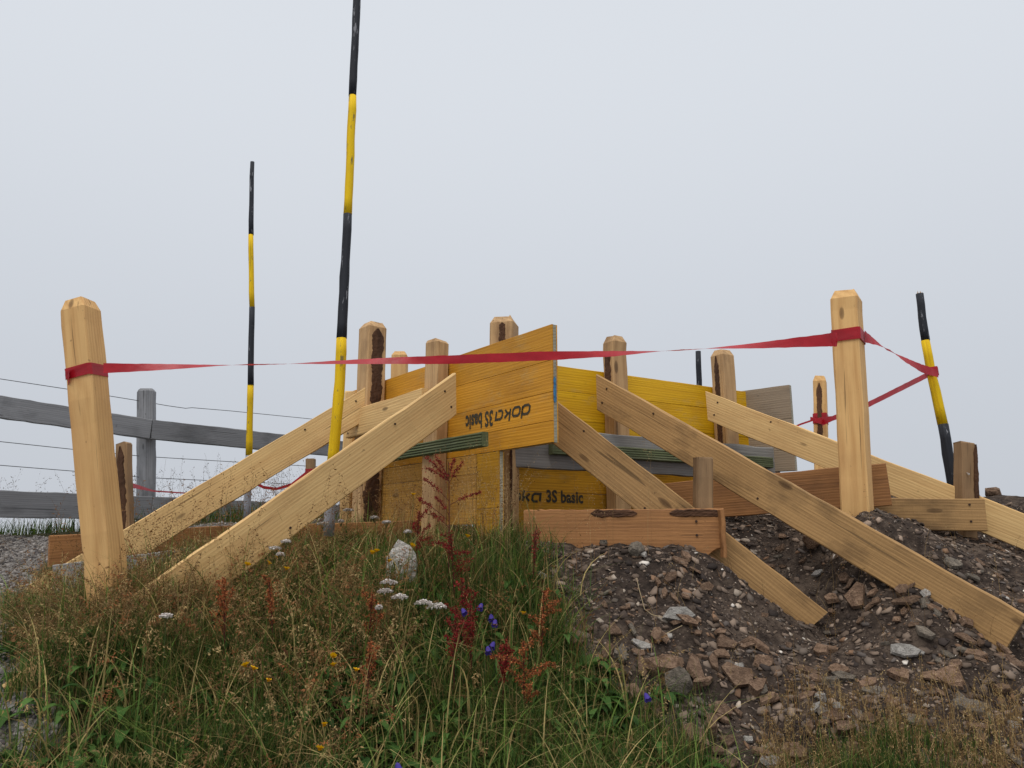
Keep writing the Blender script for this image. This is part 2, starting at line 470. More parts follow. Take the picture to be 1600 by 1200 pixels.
def beam_mesh(name, L, w, t, c=0.004, wob=0.0015, segs=None, top=None, skew0=0.0, skew1=0.0, notch=None):
    """a sawn length: rings along X; top=(length, scale) narrows the far end to a chamfered head; skew slants the cut ends"""
    segs = segs or max(6, int(L / 0.09))
    xs = [L * i / segs for i in range(segs + 1)]
    scl = [1.0] * len(xs)
    if top:
        xs = [x for x in xs if x < L - top[0] - 0.02] + [L - top[0], L]
        scl = [1.0] * (len(xs) - 1) + [top[1]]
    r = random.Random(sum(name.encode()) + int(L * 1000))
    V, Fc = [], []
    base = ring(w, t, c); k = len(base)
    offs = [[r.uniform(-wob, wob), r.uniform(-wob, wob)] for _ in range(k)]
    for i, x in enumerate(xs):
        ox, oz = r.uniform(-wob, wob), r.uniform(-wob, wob)
        for j, (y, z) in enumerate(base):
            offs[j][0] = 0.7 * offs[j][0] + r.uniform(-wob, wob) * 0.6
            offs[j][1] = 0.7 * offs[j][1] + r.uniform(-wob, wob) * 0.6
            xx = x
            if i == 0: xx += skew0 * z / w * 2
            if i == len(xs) - 1: xx += skew1 * z / w * 2 + (r.uniform(-0.005, 0.005) if top else 0)
            zz = z * scl[i] + offs[j][1] + oz
            if notch and z < 0:
                for (n0, n1, dep) in notch:
                    if n0 < x < n1: zz += dep * math.sin(math.pi * (x - n0) / (n1 - n0))
            V.append((xx, y * scl[i] + offs[j][0] + ox, zz))
    for i in range(len(xs) - 1):
        for j in range(k):
            j2 = (j + 1) % k
            Fc.append((i * k + j, i * k + j2, (i + 1) * k + j2, (i + 1) * k + j))
    Fc.append(tuple(range(k - 1, -1, -1)))
    n = (len(xs) - 1) * k
    Fc.append(tuple(n + j for j in range(k)))
    return py_mesh(name, V, Fc)

def nail_heads(parent, mw, pts, y):
    for (x, z) in pts:
        V, k = [], 7
        for i in range(k):
            a = 2 * math.pi * i / k
            V += [(x + 0.0055 * math.cos(a), y, z + 0.0055 * math.sin(a)), (x + 0.0045 * math.cos(a), y - 0.0025, z + 0.0045 * math.sin(a))]
        Fc = [(2 * i, 2 * ((i + 1) % k), 2 * ((i + 1) % k) + 1, 2 * i + 1) for i in range(k)] + [tuple(2 * i + 1 for i in range(k))]
        link('nail', py_mesh('nail', V, Fc), M['nail'], parent, mw)

def board(name, a, b, w, t, mat, parent, label=None, up=Vector((0, 0, 1)), align='top', nails=(), **kw):
    """a board whose top edge runs from a to b (align='top') or whose middle does ('mid')"""
    m = frame(a, b, up)
    if align == 'top': m = m @ Matrix.Translation((0, 0, -w / 2))
    o = link(name, beam_mesh(name, (b - a).length, w, t, **kw), M[mat], parent, m)
    if label: o['label'] = label
    if nails:
        s = 1 if (m.to_3x3() @ Vector((0, 1, 0))).y < 0 else -1
        mm = m @ (Matrix.Rotation(math.pi, 4, 'X') if s > 0 else Matrix.Identity(4))
        nail_heads(o, mm, [(x, -z if s > 0 else z) for x, z in nails], -t / 2 - 0.0015)
    return o

def post(name, foot, head, w, t, mat, parent, rot=0.0, label=None, head_cut=(0.035, 0.66), bark=(), c=None, **kw):
    """an upright with a chamfered head; rot turns it about its own length; bark = patches (side, z0, z1, halfwidth)"""
    ax = (head - foot)
    m = frame(foot, head, Vector((math.sin(rot), math.cos(rot), 0)))
    o = link(name, beam_mesh(name, ax.length, w, t, c=c if c is not None else 0.009, wob=0.002, top=head_cut, **kw), M[mat], parent, m)
    if label: o['label'] = label
    return o, m, ax.length

def bark_patch(parent, m, x0, x1, yc, half, zoff, seed, side='z'):
    """an uneven strip of bark left on a face; zoff is the distance of that face from the axis (negative: the near face)"""
    r = random.Random(seed); n = max(24, int((x1 - x0) / 0.008)); V = []; s = -1 if zoff < 0 else 1
    qs = (-1, -0.75, -0.45, -0.15, 0.15, 0.45, 0.75, 1); g = gl = gr = 1.0; fib = [r.uniform(0.001, 0.006) for _ in qs]
    for i in range(n + 1):
        f = i / n; x = x0 + (x1 - x0) * f
        gl = 0.75 * gl + 0.25 * r.uniform(0.4, 1.35); gr = 0.75 * gr + 0.25 * r.uniform(0.4, 1.35)
        e0 = min(1, 9 * f + 0.15, 9 * (1 - f) + 0.15)
        for j, q in enumerate(qs):
            fib[j] = 0.7 * fib[j] + 0.3 * r.uniform(0.0005, 0.009)
            hgt = -0.0012 if abs(q) == 1 else fib[j]
            p, d = yc + q * half * e0 * (gl if q < 0 else gr), zoff + s * hgt
            V.append((x, p, d) if side == 'z' else (x, d, p))
    k = len(qs); Fc = []
    for i in range(n):
        for j in range(k - 1):
            Fc.append((i * k + j, i * k + j + 1, i * k + j + k + 1, i * k + j + k))
    return link('bark_strip', py_mesh('bark_strip', V, Fc), M['bark'], parent, m)

FW = empty('timber_formwork', (WL0.x, WL0.y, Hs(WL0.x, WL0.y) + CZ))
tag(FW, 'yellow panel formwork box on posts with slanting timber braces, standing on the dark bank', 'formwork')

# --- panels: a core with face boards (lamellae) proud of it
def panel(p0, p1, ztop, hgt, n, face, label, rows, thick=0.024, tone=None):
    """vertical panel from p0 to p1 (ground plan), n = outward side; face boards are separate strips"""
    a = Vector((p0.x, p0.y, CZ + ztop)); b = Vector((p1.x, p1.y, CZ + ztop))
    L = (b - a).length
    base = frame(a, b)
    yout = 1 if (base.to_3x3() @ Vector((0, 1, 0))).dot(n) > 0 else -1
    core = link('panel', beam_mesh('panel', L, hgt - 0.002, thick - 0.006, c=0.0015, wob=0.0004), M['core'], FW,
                base @ Matrix.Translation((0, -yout * (thick / 2 + 0.003), -hgt / 2)))
    core['label'] = label
    z = 0.0
    for i, f in enumerate(rows):
        hh = hgt * f
        link('lamella', beam_mesh('lamella', L, hh - 0.0016, 0.007, c=0.0012, wob=0.0005),
             M[face], core, base @ Matrix.Translation((0, -yout * 0.0035, -z - hh / 2)))
        link('lamella', beam_mesh('lamella', L, hh - 0.0016, 0.007, c=0.0012, wob=0.0005),
             M[face], core, base @ Matrix.Translation((0, -yout * (thick + 0.0025), -z - hh / 2)))
        z += hh
    return core, base, yout

upL, baseL, youtL = panel(flat(WL0), flat(WL0) + dL * 1.93, ZTOP, 0.5, nL, 'panel', 'ochre panel with upside-down stencilled lettering, jutting past the corner', (0.31, 0.27, 0.24, 0.18))
cornerR = flat(WR0) - dR * 0.42
upR, baseR, youtR = panel(cornerR, flat(WR1), ZTOP - 0.003, 0.5, nR, 'panel_bright', 'bright yellow upper panel between the posts', (0.26, 0.3, 0.2, 0.24))
# weathered end panel that juts out past the far corner
E1 = P(1233, 602, Y_at_top(602)); E0 = flat(WR1)
eDir = flat(E1 - WR1).normalized()
nE = Vector((-eDir.y, eDir.x, 0));  nE = nE if nE.x < 0 else -nE
endp, baseE, youtE = panel(flat(E1), flat(E1) - eDir * 1.9, ZTOP + 0.004, 0.5, nE, 'panel_grey', 'weathered grey-brown end panel jutting past the far corner', (0.4, 0.36, 0.24))
# lower tier
lowR, baseLR, _ = panel(cornerR + dR * 0.05, flat(WR1), ZTOP - 0.504, 0.5, nR, 'panel_low', 'dull yellow lower panel with black stencilled lettering', (0.3, 0.4, 0.3))
def tL(px): q = hitL(px, 780); return (flat(q) - flat(WL0)).dot(dL)
cornL = flat(WL0) + dL * tL(779)
lowL1, baseLL, _ = panel(cornL, flat(WL0) + dL * tL(745), ZTOP - 0.501, 0.50, nL, 'panel_low', 'narrow yellow panel end beside the corner post', (0.5, 0.5))
panel(flat(WL0) + dL * (tL(745) + 0.006), flat(WL0) + dL * 1.86, ZTOP - 0.501, 0.317, nL, 'panel_tan', 'faded tan lower boarding behind the red sorrel', (0.28, 0.72))

# blue paint on the end edge of the jutting panel
ed = baseL @ Matrix.Translation((0, 0, 0))
V = []
r = random.Random(3)
zs = [-0.225 - 0.011 * i for i in range(11)]
for i, z in enumerate(zs):
    k = 0.003 if i in (0, 10) else 0.0085
    V += [(-0.0022, -youtL * (0.012 - k * r.uniform(.7, 1)), z), (-0.0022, -youtL * (0.012 + k * r.uniform(.7, 1)), z)]
link('paint_mark', py_mesh('paint_mark', V, [(2 * i, 2 * i + 1, 2 * i + 3, 2 * i + 2) for i in range(10)]), M['blue'], upL, ed)

# --- stencilled lettering
def text_mesh(s, size, bold, shear=0.0):
    cu = bpy.data.curves.new('lettering', 'FONT'); cu.body = s; cu.size = size; cu.offset = bold; cu.shear = shear
    cu.space_character = 1.04
    cu.resolution_u = 3
    o = bpy.data.objects.new('tmp_lettering', cu); COL.objects.link(o)
    bpy.context.view_layer.update()
    me = bpy.data.meshes.new_from_object(o.evaluated_get(bpy.context.evaluated_depsgraph_get()))
    bpy.data.objects.remove(o); bpy.data.curves.remove(cu)
    me.name = 'lettering'
    return me
def strokes_mesh(paths, wd, shear):
    V, Fc = [], []
    for pth in paths:
        pts = [Vector((x + shear * y, y)) for x, y in pth]
        closed = (pth[0] == pth[-1]); n = len(pts)
        base = len(V)
        for i, p in enumerate(pts):
            if closed: d0 = pts[i] - pts[i - 1 if i else n - 2]; d1 = pts[(i + 1) if i < n - 1 else 1] - pts[i]
            else: d0 = pts[i] - pts[max(i - 1, 0)]; d1 = pts[min(i + 1, n - 1)] - pts[i]
            if d0.length < 1e-6: d0 = d1
            if d1.length < 1e-6: d1 = d0
            d = (d0.normalized() + d1.normalized()).normalized(); q = Vector((-d.y, d.x)) * wd / 2 / max(0.6, d.dot(d1.normalized()))
            V += [(p.x + q.x, p.y + q.y, 0), (p.x - q.x, p.y - q.y, 0)]
        Fc += [(base + 2 * i, base + 2 * i + 1, base + 2 * i + 3, base + 2 * i + 2) for i in range(n - 1)]
    return py_mesh('lettering', V, Fc)
def rr(x0, y0, x1, y1, c):
    return [(x0 + c, y0), (x1 - c, y0), (x1, y0 + c), (x1, y1 - c), (x1 - c, y1), (x0 + c, y1), (x0, y1 - c), (x0, y0 + c), (x0 + c, y0)]
LOGO = [rr(0, 0, 1.0, 1.0, .22), [(1.0, 0.0), (1.0, 1.45)],
        rr(1.35, 0, 2.35, 1.0, .22),
        [(2.75, 0.0), (2.75, 1.45)], [(2.8, 0.48), (3.1, 0.52), (3.5, 1.0)], [(3.1, 0.52), (3.55, 0.0)],
        [(4.55, 1.0), (4.12, 1.0), (3.9, 0.78), (3.9, 0.22), (4.12, 0.0), (4.6, 0.0)], [(4.85, 0.0), (4.85, 1.0), (4.5, 1.0)]]
def place_text(me, base, yout, x, z, flip, parent, sx=1.0):
    """x, z: where the text starts on the panel (panel X runs from its first corner); the text reads from outside"""
    # local text axes: +x right, +y up, +z to the reader
    right = Vector((-1, 0, 0)) if yout > 0 else Vector((1, 0, 0))
    upv = Vector((0, 0, 1)); outv = Vector((0, yout, 0))
    if flip: right, upv = -right, -upv
    m = Matrix((right * sx, upv, outv)).transposed().to_4x4(); m.translation = Vector((x, yout * 0.0016, z))
    return link('lettering', me, M['ink'], parent, base @ m)
def on_panel(base, p): return base.inverted() @ p
# upper: rotated by half a turn, so it starts at the right and runs to the left
s0 = on_panel(baseL, hitL(830, 627)); s1 = on_panel(baseL, hitL(776, 634)); q0 = on_panel(baseL, hitL(771, 640)); q1 = on_panel(baseL, hitL(728, 646))
lw = abs(s1.x - s0.x); hgt0 = 0.05
sc_ = lw / 5.0
place_text(strokes_mesh([[(x * sc_, y * 0.037) for x, y in p] for p in LOGO], 0.011, 0.22), baseL, youtL, s0.x + 0.006, s0.z - 0.012, True, upL)
tw = text_mesh('3S basic', 0.098, 0.0034)
wd = max(v.co.x for v in tw.vertices)
place_text(tw, baseL, youtL, q0.x, q0.z - 0.004, True, upL, sx=abs(q1.x - q0.x) / wd)
# lower right: reads the right way up, its first letters behind the corner post
a0 = on_panel(baseLR, hitR(853, 784)); a1 = on_panel(baseLR, hitR(911, 784))
tw2 = text_mesh('3S basic', 0.082, 0.003)
wd = max(v.co.x for v in tw2.vertices)
place_text(tw2, baseLR, youtR, a0.x, a0.z, False, lowR, sx=abs(a1.x - a0.x) / wd)
b1 = on_panel(baseLR, hitR(845, 784)); lw2 = lw * 0.95; sc2 = lw2 / 5.0
place_text(strokes_mesh([[(x * sc2, y * 0.037) for x, y in p] for p in LOGO], 0.012, 0.15), baseLR, youtR, b1.x - lw2, a0.z, False, lowR)

# --- posts of the box
def wall_post(px, ytop, wpx, wall, off, mat, rot=0.0, lbl=None, foot_py=None, tilt=0.0, thick=None, z0=None, headc=(0.035, 0.66)):
    f = hitL if wall == 'L' else hitR
    h = f(px, ytop, off); d = h.y * cp + (h.z - CZ) * sp
    w = wpx * d / F
    gz = Hs(h.x, h.y) + CZ - 0.15 if z0 is None else z0
    foot = Vector((h.x + tilt, h.y, gz))
    o, m, L = post('post', foot, h, thick or w, w, mat, FW, rot=rot, label=lbl, head_cut=headc)
    return o, m, L, w
ang = math.atan2(nL.x, nL.y); angR = math.atan2(nR.x, nR.y)
o, m, L, w = wall_post(583, 505, 33, 'L', 0.07, 'old_post', rot=ang * 0.3, lbl='split post with dark bark down its face')
bark_patch(o, m, L - 0.50, L - 0.045, 0.0, w * 0.34, -w / 2 - 0.001, 1); bark_patch(o, m, L - 0.50, L - 0.045, 0.0, w * 0.34, w / 2 + 0.001, 4)
bark_patch(o, m, 0.1, L - 0.53, 0.0, w * 0.42, -w / 2 - 0.001, 2); bark_patch(o, m, 0.1, L - 0.53, 0.0, w * 0.42, w / 2 + 0.001, 5)
o, m, L, w = wall_post(683, 533, 28, 'L', 0.055, 'old_post', rot=ang * 0.4, headc=(0.015, 0.8))
wall_post(549, 612, 17, 'L', 0.045, 'spruce', headc=(0.01, 0.9))
o, m, L, w = wall_post(788, 497, 38, 'R', 0.09, 'old_post', rot=0.25, lbl='corner post with dark bark patches')
for k, (x0, x1, yc, hw) in enumerate([(L - 0.14, L - 0.04, 0.005, w * 0.14), (0.1, L - 0.52, -w * 0.12, w * 0.3), (0.1, L - 0.6, w * 0.42, w * 0.06)]):
    bark_patch(o, m, x0, x1, yc, hw, -w / 2 - 0.001, 11 + k); bark_patch(o, m, x0, x1, -yc, hw, w / 2 + 0.001, 14 + k)
o, m, L, w = wall_post(960, 527, 28, 'R', 0.06, 'old_post', rot=angR)
bark_patch(o, m, L - 0.26, L - 0.09, 0.0, w * 0.3, w / 2 + 0.001, 22, 'y'); bark_patch(o, m, L - 0.26, L - 0.09, 0.0, w * 0.3, -w / 2 - 0.001, 23, 'y')
o, m, L, w = wall_post(1128, 548, 27, 'R', 0.06, 'old_post', rot=angR)
bark_patch(o, m, 0.3, L - 0.04, 0.0, w * 0.22, w / 2 + 0.001, 24, 'y'); bark_patch(o, m, 0.3, L - 0.04, 0.0, w * 0.22, -w / 2 - 0.001, 25, 'y')
wall_post(625, 551, 24, 'L', -0.75, 'spruce_post', headc=(0.03, 0.7))

# --- wales: silvered plank and green batten on the right side, green batten and short board on the left
g0 = hitR(768, 700, 0.125); g1 = hitR(1212, 690, 0.125)
zt = CZ + ZTOP - 0.365
board('wale', Vector((g0.x, g0.y, zt)), Vector((g1.x, g1.y, zt + 0.01)), 0.19, 0.03, 'grey', FW, 'silvered plank across the front of the right-hand posts', wob=0.003)
g0 = hitR(860, 690, 0.162); g1 = hitR(1202, 690, 0.162)
board('batten', Vector((g0.x, g0.y, zt - 0.062)), Vector((g1.x, g1.y, zt - 0.055)), 0.06, 0.035, 'green', FW, 'green ribbed batten on the silvered plank')
def ribs(o_, a, b, w_, n_):
    m_ = frame(a, b)
    for i in range(5):
        link('rib', beam_mesh('rib', (b - a).length - 0.004, 0.0065, 0.004, c=0.001, wob=0.0006), M['green'], o_, m_ @ Matrix.Translation((0.002, n_ * 0.0195, -w_ * (i + 0.5) / 5)))
gb = [o for o in FW.children if o.name.startswith('batten')][-1]
ribs(gb, Vector((g0.x, g0.y, zt - 0.062)), Vector((g1.x, g1.y, zt - 0.055)), 0.06, -1)
l0 = hitL(758, 675, 0.115); l1 = hitL(585, 706, 0.115)
board('batten', l0, l1, 0.062, 0.035, 'green', FW, 'green ribbed batten across the ochre panel')
ribs([o for o in FW.children if o.name.startswith('batten')][-1], l0, l1, 0.062, 1)
s0_, s1_ = hitL(664, 607, 0.135), hitL(546, 644, 0.135)
board('wale', s0_, s1_, 0.15, 0.035, 'spruce', FW, 'short board nailed across the split post', nails=[((s1_ - s0_).length - 0.03, 0.05), ((s1_ - s0_).length - 0.03, -0.05)])

# --- braces
def brace(a, b, w, mat, label, nails=True, skew0=0.0, skew1=0.0, t=0.03, **kw):
    L = (b - a).length
    n = [(0.05, w * 0.25), (0.06, -w * 0.22), (0.36, w * 0.3), (L * 0.5, -w * 0.3)] if nails else ()
    return board('brace', a, b, w, t, mat, FW, label, nails=n, skew0=skew0, skew1=skew1, wob=0.002, **kw)
# cut ends are upright at the top, so the ends slant against the board's length
brace(hitL(697, 592, 0.17), P(2, 1070, 2.42), 0.162, 'spruce', 'long brace in front of the leaning post, running down into the grass', skew0=-0.055)
brace(hitL(562, 611, 0.15), P(46, 914, 3.72), 0.155, 'spruce', 'brace behind the yellow pole, running down to the bark stake', skew0=-0.05)
brace(P(828, 593, 3.50), P(1289, 953, 3.10), 0.162, 'damp_shaded', 'short brace with its sawn end resting on the shale', skew0=-0.06, skew1=0.012)
brace(hitR(945, 591, 0.14), P(1604, 961, 2.72), 0.158, 'damp_shaded', 'longest brace, cracked midway and crossing in front of the square post', skew0=-0.05)
brace(hitR(1114, 615, 0.14), P(1660, 826, 3.45), 0.15, 'spruce', 'brace behind the square post, running out of the picture', skew0=-0.04)

# --- low boards and stakes at the feet of the braces
lb0, lb1 = P(819, 797, 3.30), P(1130, 795, 3.17)
lb = board('kick_board', lb0, lb1, 0.19, 0.03, 'orange_board', FW, 'reddish board with waney lower edge lying along the shale', notch=[((lb1 - lb0).length - 0.33, (lb1 - lb0).length - 0.13, 0.03), ((lb1 - lb0).length - 0.075, (lb1 - lb0).length + 0.06, 0.035)],
           segs=44, nails=[((lb1 - lb0).length - 0.11, 0.045), ((lb1 - lb0).length - 0.11, -0.01)])
mlb = frame(lb0, lb1)
for k, (x0, x1) in enumerate([(0.28, 0.47), (0.60, 0.81)]):
    bark_patch(lb, mlb, x0, x1, -0.017, 0.017, -0.0155, 31 + k, 'y')
board('end_piece', P(1126, 797, 3.14), P(1131, 871, 3.14), 0.05, 0.016, 'orange_board', FW, up=Vector((0, 1, 0)), align='mid')
st = lambda px0, py0, px1, py1, Y, wpx, mat, lbl, **k: post('stake', P(px1, py1, Y), P(px0, py0, Y), wpx * Y / F, wpx * Y / F * 0.8, mat, FW, label=lbl, head_cut=(0.006, 0.94), c=0.008, **k)
st(1098, 716, 1101, 905, 3.27, 32, 'stake', 'sawn-off grey stake behind the reddish board')
o, m, L = st(1506, 692, 1510, 840, 3.62, 27, 'stake', 'sawn-off stake with bark on its edge beside the tilted pole')
bark_patch(o, m, 0.05, L - 0.01, 0.03, 0.012, -0.041, 41)
o, m, L = st(193, 693, 199, 880, 3.95, 22, 'stake', 'bark-covered stake behind the leaning post')
bark_patch(o, m, 0.05, L - 0.02, 0.0, 0.022, -0.037, 42); bark_patch(o, m, 0.05, L - 0.02, 0.0, 0.022, 0.037, 43)
board('kick_board', P(1362, 778, 3.66), P(1537, 779, 3.52), 0.145, 0.03, 'damp_shaded', FW, 'board nailed below the stake beside the tilted pole', nails=[(0.40, 0.045), (0.40, -0.03)])
board('rail', P(1020, 757, 4.02), P(1384, 724, 3.50), 0.19, 0.03, 'orange_board', FW, 'board with ragged sawn end behind the square post')
board('kick_board', P(77, 837, 3.88), P(362, 821, 4.5), 0.155, 0.03, 'orange_board', FW, 'short tan board behind the foot of the leaning post')
board('kick_board', P(84, 882, 3.66), P(314, 854, 3.74), 0.15, 0.03, 'grey', FW, 'dark grey board low down behind the leaning post')
board('kick_board', P(440, 820, 3.75), P(676, 812, 4.0), 0.15, 0.028, 'orange_board', FW, 'low board behind the grass under the tan boarding')

# --- the two big square posts that hold the tape, and the far ones
def big_post(name, foot, head, w, mat, rot, label, group=None):
    o, m, L = post(name, foot, head, w, w, mat, None, rot=rot, label=label, head_cut=(0.036, 0.74), c=w * 0.07)
    tag(o, label, 'post', group)
    return o, m, L
YLP, YRP = 2.72, 3.34
lp, lpm, lpL = big_post('square_post', P(176, 1010, YLP), P(125, 472, YLP), 0.098, 'spruce_post', 0.16, 'pale square post leaning outward in the grass, red tape wrapped round it')
rp, rpm, rpL = big_post('square_post', P(1342, 850, YRP), P(1322, 458, YRP), 0.114, 'spruce_post', 0.62, 'thick pale square post upright on the shale, red tape wrapped round its head')
fp, fpm, fpL = big_post('square_post', P(1284, 770, 5.3), P(1281, 589, 5.3), 0.085, 'spruce_post', 0.5, 'small far post with red tape knotted round it')
bark_patch(fp, fpm, 0.2, fpL - 0.05, 0.0, 0.02, -0.043, 51)
gp, _, _ = post('tape_stake', P(487, 800, 6.6), P(485.5, 717, 6.6), 0.075, 0.075, 'stake', None, head_cut=(0.006, 0.94))
tag(gp, 'short stake far behind the braces with red tape tied on', 'stake')

# ------------------------------------------------------------------ snow poles
def tube(pts, rads, k=10, cap=True, seed=0, wob=0.0):
    V, Fc = [], []; r = random.Random(seed)
    for i, p in enumerate(pts):
        d = (pts[min(i + 1, len(pts) - 1)] - pts[max(i - 1, 0)]).normalized()
        u = d.cross(Vector((0, 1, 0.02))).normalized(); v = d.cross(u)
        for j in range(k):
            a = 2 * math.pi * j / k; rad = rads[i] * (1 + r.uniform(-wob, wob))
            V.append(p + u * rad * math.cos(a) + v * rad * math.sin(a))
    for i in range(len(pts) - 1):
        for j in range(k):
            Fc.append((i * k + j, i * k + (j + 1) % k, (i + 1) * k + (j + 1) % k, (i + 1) * k + j))
    if cap:
        Fc.append(tuple(range(k - 1, -1, -1))); n = (len(pts) - 1) * k; Fc.append(tuple(n + j for j in range(k)))
    return V, Fc

def pole(label, stations, Y, breaks, seed, dY=0.0):
    """stations: (px, py, width px) from top to bottom; breaks: (py, material) from the top, each colour a band of its own"""
    pys = [s[1] for s in stations]
    foot = P(stations[-1][0], stations[-1][1], Y)
    root = empty('snow_pole', foot)
    tag(root, label, 'pole', None)
    def at(py):
        px = np.interp(py, pys, [s[0] for s in stations]); w = np.interp(py, pys, [s[2] for s in stations])
        Yq = Y + dY * (pys[-1] - py) / 500.0
        p = P(float(px), py, Yq); d = p.y * cp + (p.z - CZ) * sp
        return p, float(w) * d / F / 2
    rr_ = random.Random(seed)
    for (y0, mat), (y1, _) in zip(breaks, breaks[1:]):
        n = max(4, int(abs(y1 - y0) / 22)); pts, rads = [], []
        for i in range(n + 1):
            p, ra = at(y0 + (y1 - y0) * i / n)
            pts.append(p + Vector((rr_.uniform(-1, 1), rr_.uniform(-1, 1), 0)) * 0.0015); rads.append(ra * rr_.uniform(0.96, 1.04))
        p0 = pts[0].copy()
        Vv, Ff = tube([q - p0 for q in pts], rads, 10, seed=seed, wob=0.03)
        # lay the mesh along local X for the grain
        axis_ = (pts[-1] - pts[0]); mm = frame(Vector((0, 0, 0)), axis_, Vector((0, 1, 0)))
        inv = mm.inverted()
        me = py_mesh('band', [inv @ Vector(v) for v in Vv], Ff, True)
        link({'yellow_paint': 'yellow_band', 'black_paint': 'black_band', 'bare_pole': 'bare_foot'}[mat], me, M[mat], root, Matrix.Translation(p0) @ mm)
    return root
pole('tall yellow and black pole rising out of the top of the picture',
     [(562, -90, 11), (557.5, 0, 12), (551, 150, 12.5), (543.5, 335, 13.5), (535, 500, 16), (530, 610, 17), (519.5, 728, 17.5), (513, 835, 18.5)], 3.35,
     [(-90, 'black_paint'), (150, 'yellow_paint'), (335, 'black_paint'), (529, 'yellow_paint'), (729, 'bare_pole'), (838, '')], 1)
pole('slender yellow and black pole behind the long braces',
     [(394, 253, 6.5), (392, 367, 8), (393.5, 480, 8.5), (391.5, 602, 9.5), (389, 712, 10.5), (386, 815, 11)], 5.4,
     [(253, 'black_paint'), (367, 'yellow_paint'), (480, 'black_paint'), (602, 'yellow_paint'), (712, 'bare_pole'), (815, '')], 2)
tp = pole('tilted yellow and black pole with splintered top beside the sawn-off stake',
     [(1437, 459, 11.5), (1446, 532, 12.5), (1455, 580, 13), (1473, 663, 15), (1489, 752, 18), (1498, 800, 19)], 3.78,
     [(459, 'black_paint'), (532, 'yellow_paint'), (663, 'black_paint'), (800, '')], 3)
# splinters on its broken top
tpt = P(1437, 459, 3.78)
Vs, Fs = [], []
for k in range(7):
    a = 2 * math.pi * k / 7; q = Vector((0.014 * math.cos(a), 0.014 * math.sin(a), 0)); h_ = random.uniform(0.006, 0.022); b_ = len(Vs)
    t_ = Vector((-math.sin(a), math.cos(a), 0)) * 0.005
    Vs += [q - t_ - Vector((0, 0, .004)), q + t_ - Vector((0, 0, .004)), q * 0.6 - Vector((0, 0, .004)), q * 0.95 + Vector((0, 0, h_))]
    Fs += [(b_, b_ + 1, b_ + 3), (b_ + 1, b_ + 2, b_ + 3), (b_ + 2, b_, b_ + 3)]
link('splinters', py_mesh('splinters', Vs, Fs), M['old_post'], tp, Matrix.Translation(tpt))
pole('short black pole top showing above the bright yellow panel', [(1091, 549, 8.5), (1093, 620, 9), (1095, 800, 10)], 6.3, [(549, 'black_paint'), (640, 'black_paint'), (800, '')], 4)
# pale wire tying the tilted pole to its stake
def wire_obj(name, pts, rad, mat, parent=None, k=5):
    Vv, Ff = tube(pts, [rad] * len(pts), k)
    return link(name, py_mesh(name, Vv, Ff, True), M[mat], parent)
cpole = P(1488, 742, 3.78); cst = P(1507, 742, 3.62)
loop = []
for i in range(25):
    a = 2 * math.pi * i / 24; c = (cpole + cst) / 2
    ex = (cst - cpole) * 0.5
    loop.append(c + ex * math.cos(a) * 1.75 + Vector((0.3, 0.95, 0)) * 0.045 * math.sin(a) + Vector((0, 0, 0.006 * math.sin(a * 1.5))))
o = wire_obj('tie_wire', loop, 0.0014, 'pale_wire'); tag(o, 'pale wire loop tying the tilted pole to its stake', 'wire')

# ------------------------------------------------------------------ weathered fence
FE = empty('weathered_fence', P(228, 815, 6.0))
tag(FE, 'silvered timber fence with two rails and wires along the path', 'fence')
post('post', P(228, 830, 6.0), P(229, 609, 6.0), 0.125, 0.125, 'dark_grey', FE, head_cut=(0.02, 0.85), c=0.035)
post('post', P(-150, 850, 5.0), P(-150, 560, 5.0), 0.125, 0.125, 'dark_grey', FE, head_cut=(0.02, 0.85), c=0.035)
post('post', P(560, 830, 7.6), P(560, 650, 7.6), 0.125, 0.125, 'dark_grey', FE, head_cut=(0.02, 0.85), c=0.035)
board('rail', P(-160, 593, 4.75), P(236, 656, 5.9), 0.15, 0.05, 'dark_grey', FE, segs=30, wob=0.002)
board('rail', P(237, 656, 5.9), P(600, 697, 7.6), 0.15, 0.05, 'dark_grey', FE, segs=30, wob=0.002)
board('rail', P(-160, 760, 4.75), P(236, 776, 5.9), 0.175, 0.05, 'dark_grey', FE, segs=30, wob=0.002)
board('rail', P(237, 776, 5.9), P(600, 792, 7.6), 0.175, 0.05, 'dark_grey', FE, segs=30, wob=0.002)
for ys in ([(-160, 566), (0, 592), (105, 608), (222, 627), (262, 634), (290, 638), (300, 637), (360, 642), (490, 655), (600, 664)],
           [(-160, 674), (0, 690), (122, 703), (222, 713), (370, 722), (600, 735)], [(-160, 716), (0, 727), (125, 737), (222, 746), (330, 751), (600, 762)]):
    pts = [P(x, y, float(np.interp(x, [-160, 236, 600], [4.85, 6.0, 7.7]))) for x, y in ys]
    wire_obj('wire', pts, 0.0028, 'wire', FE)

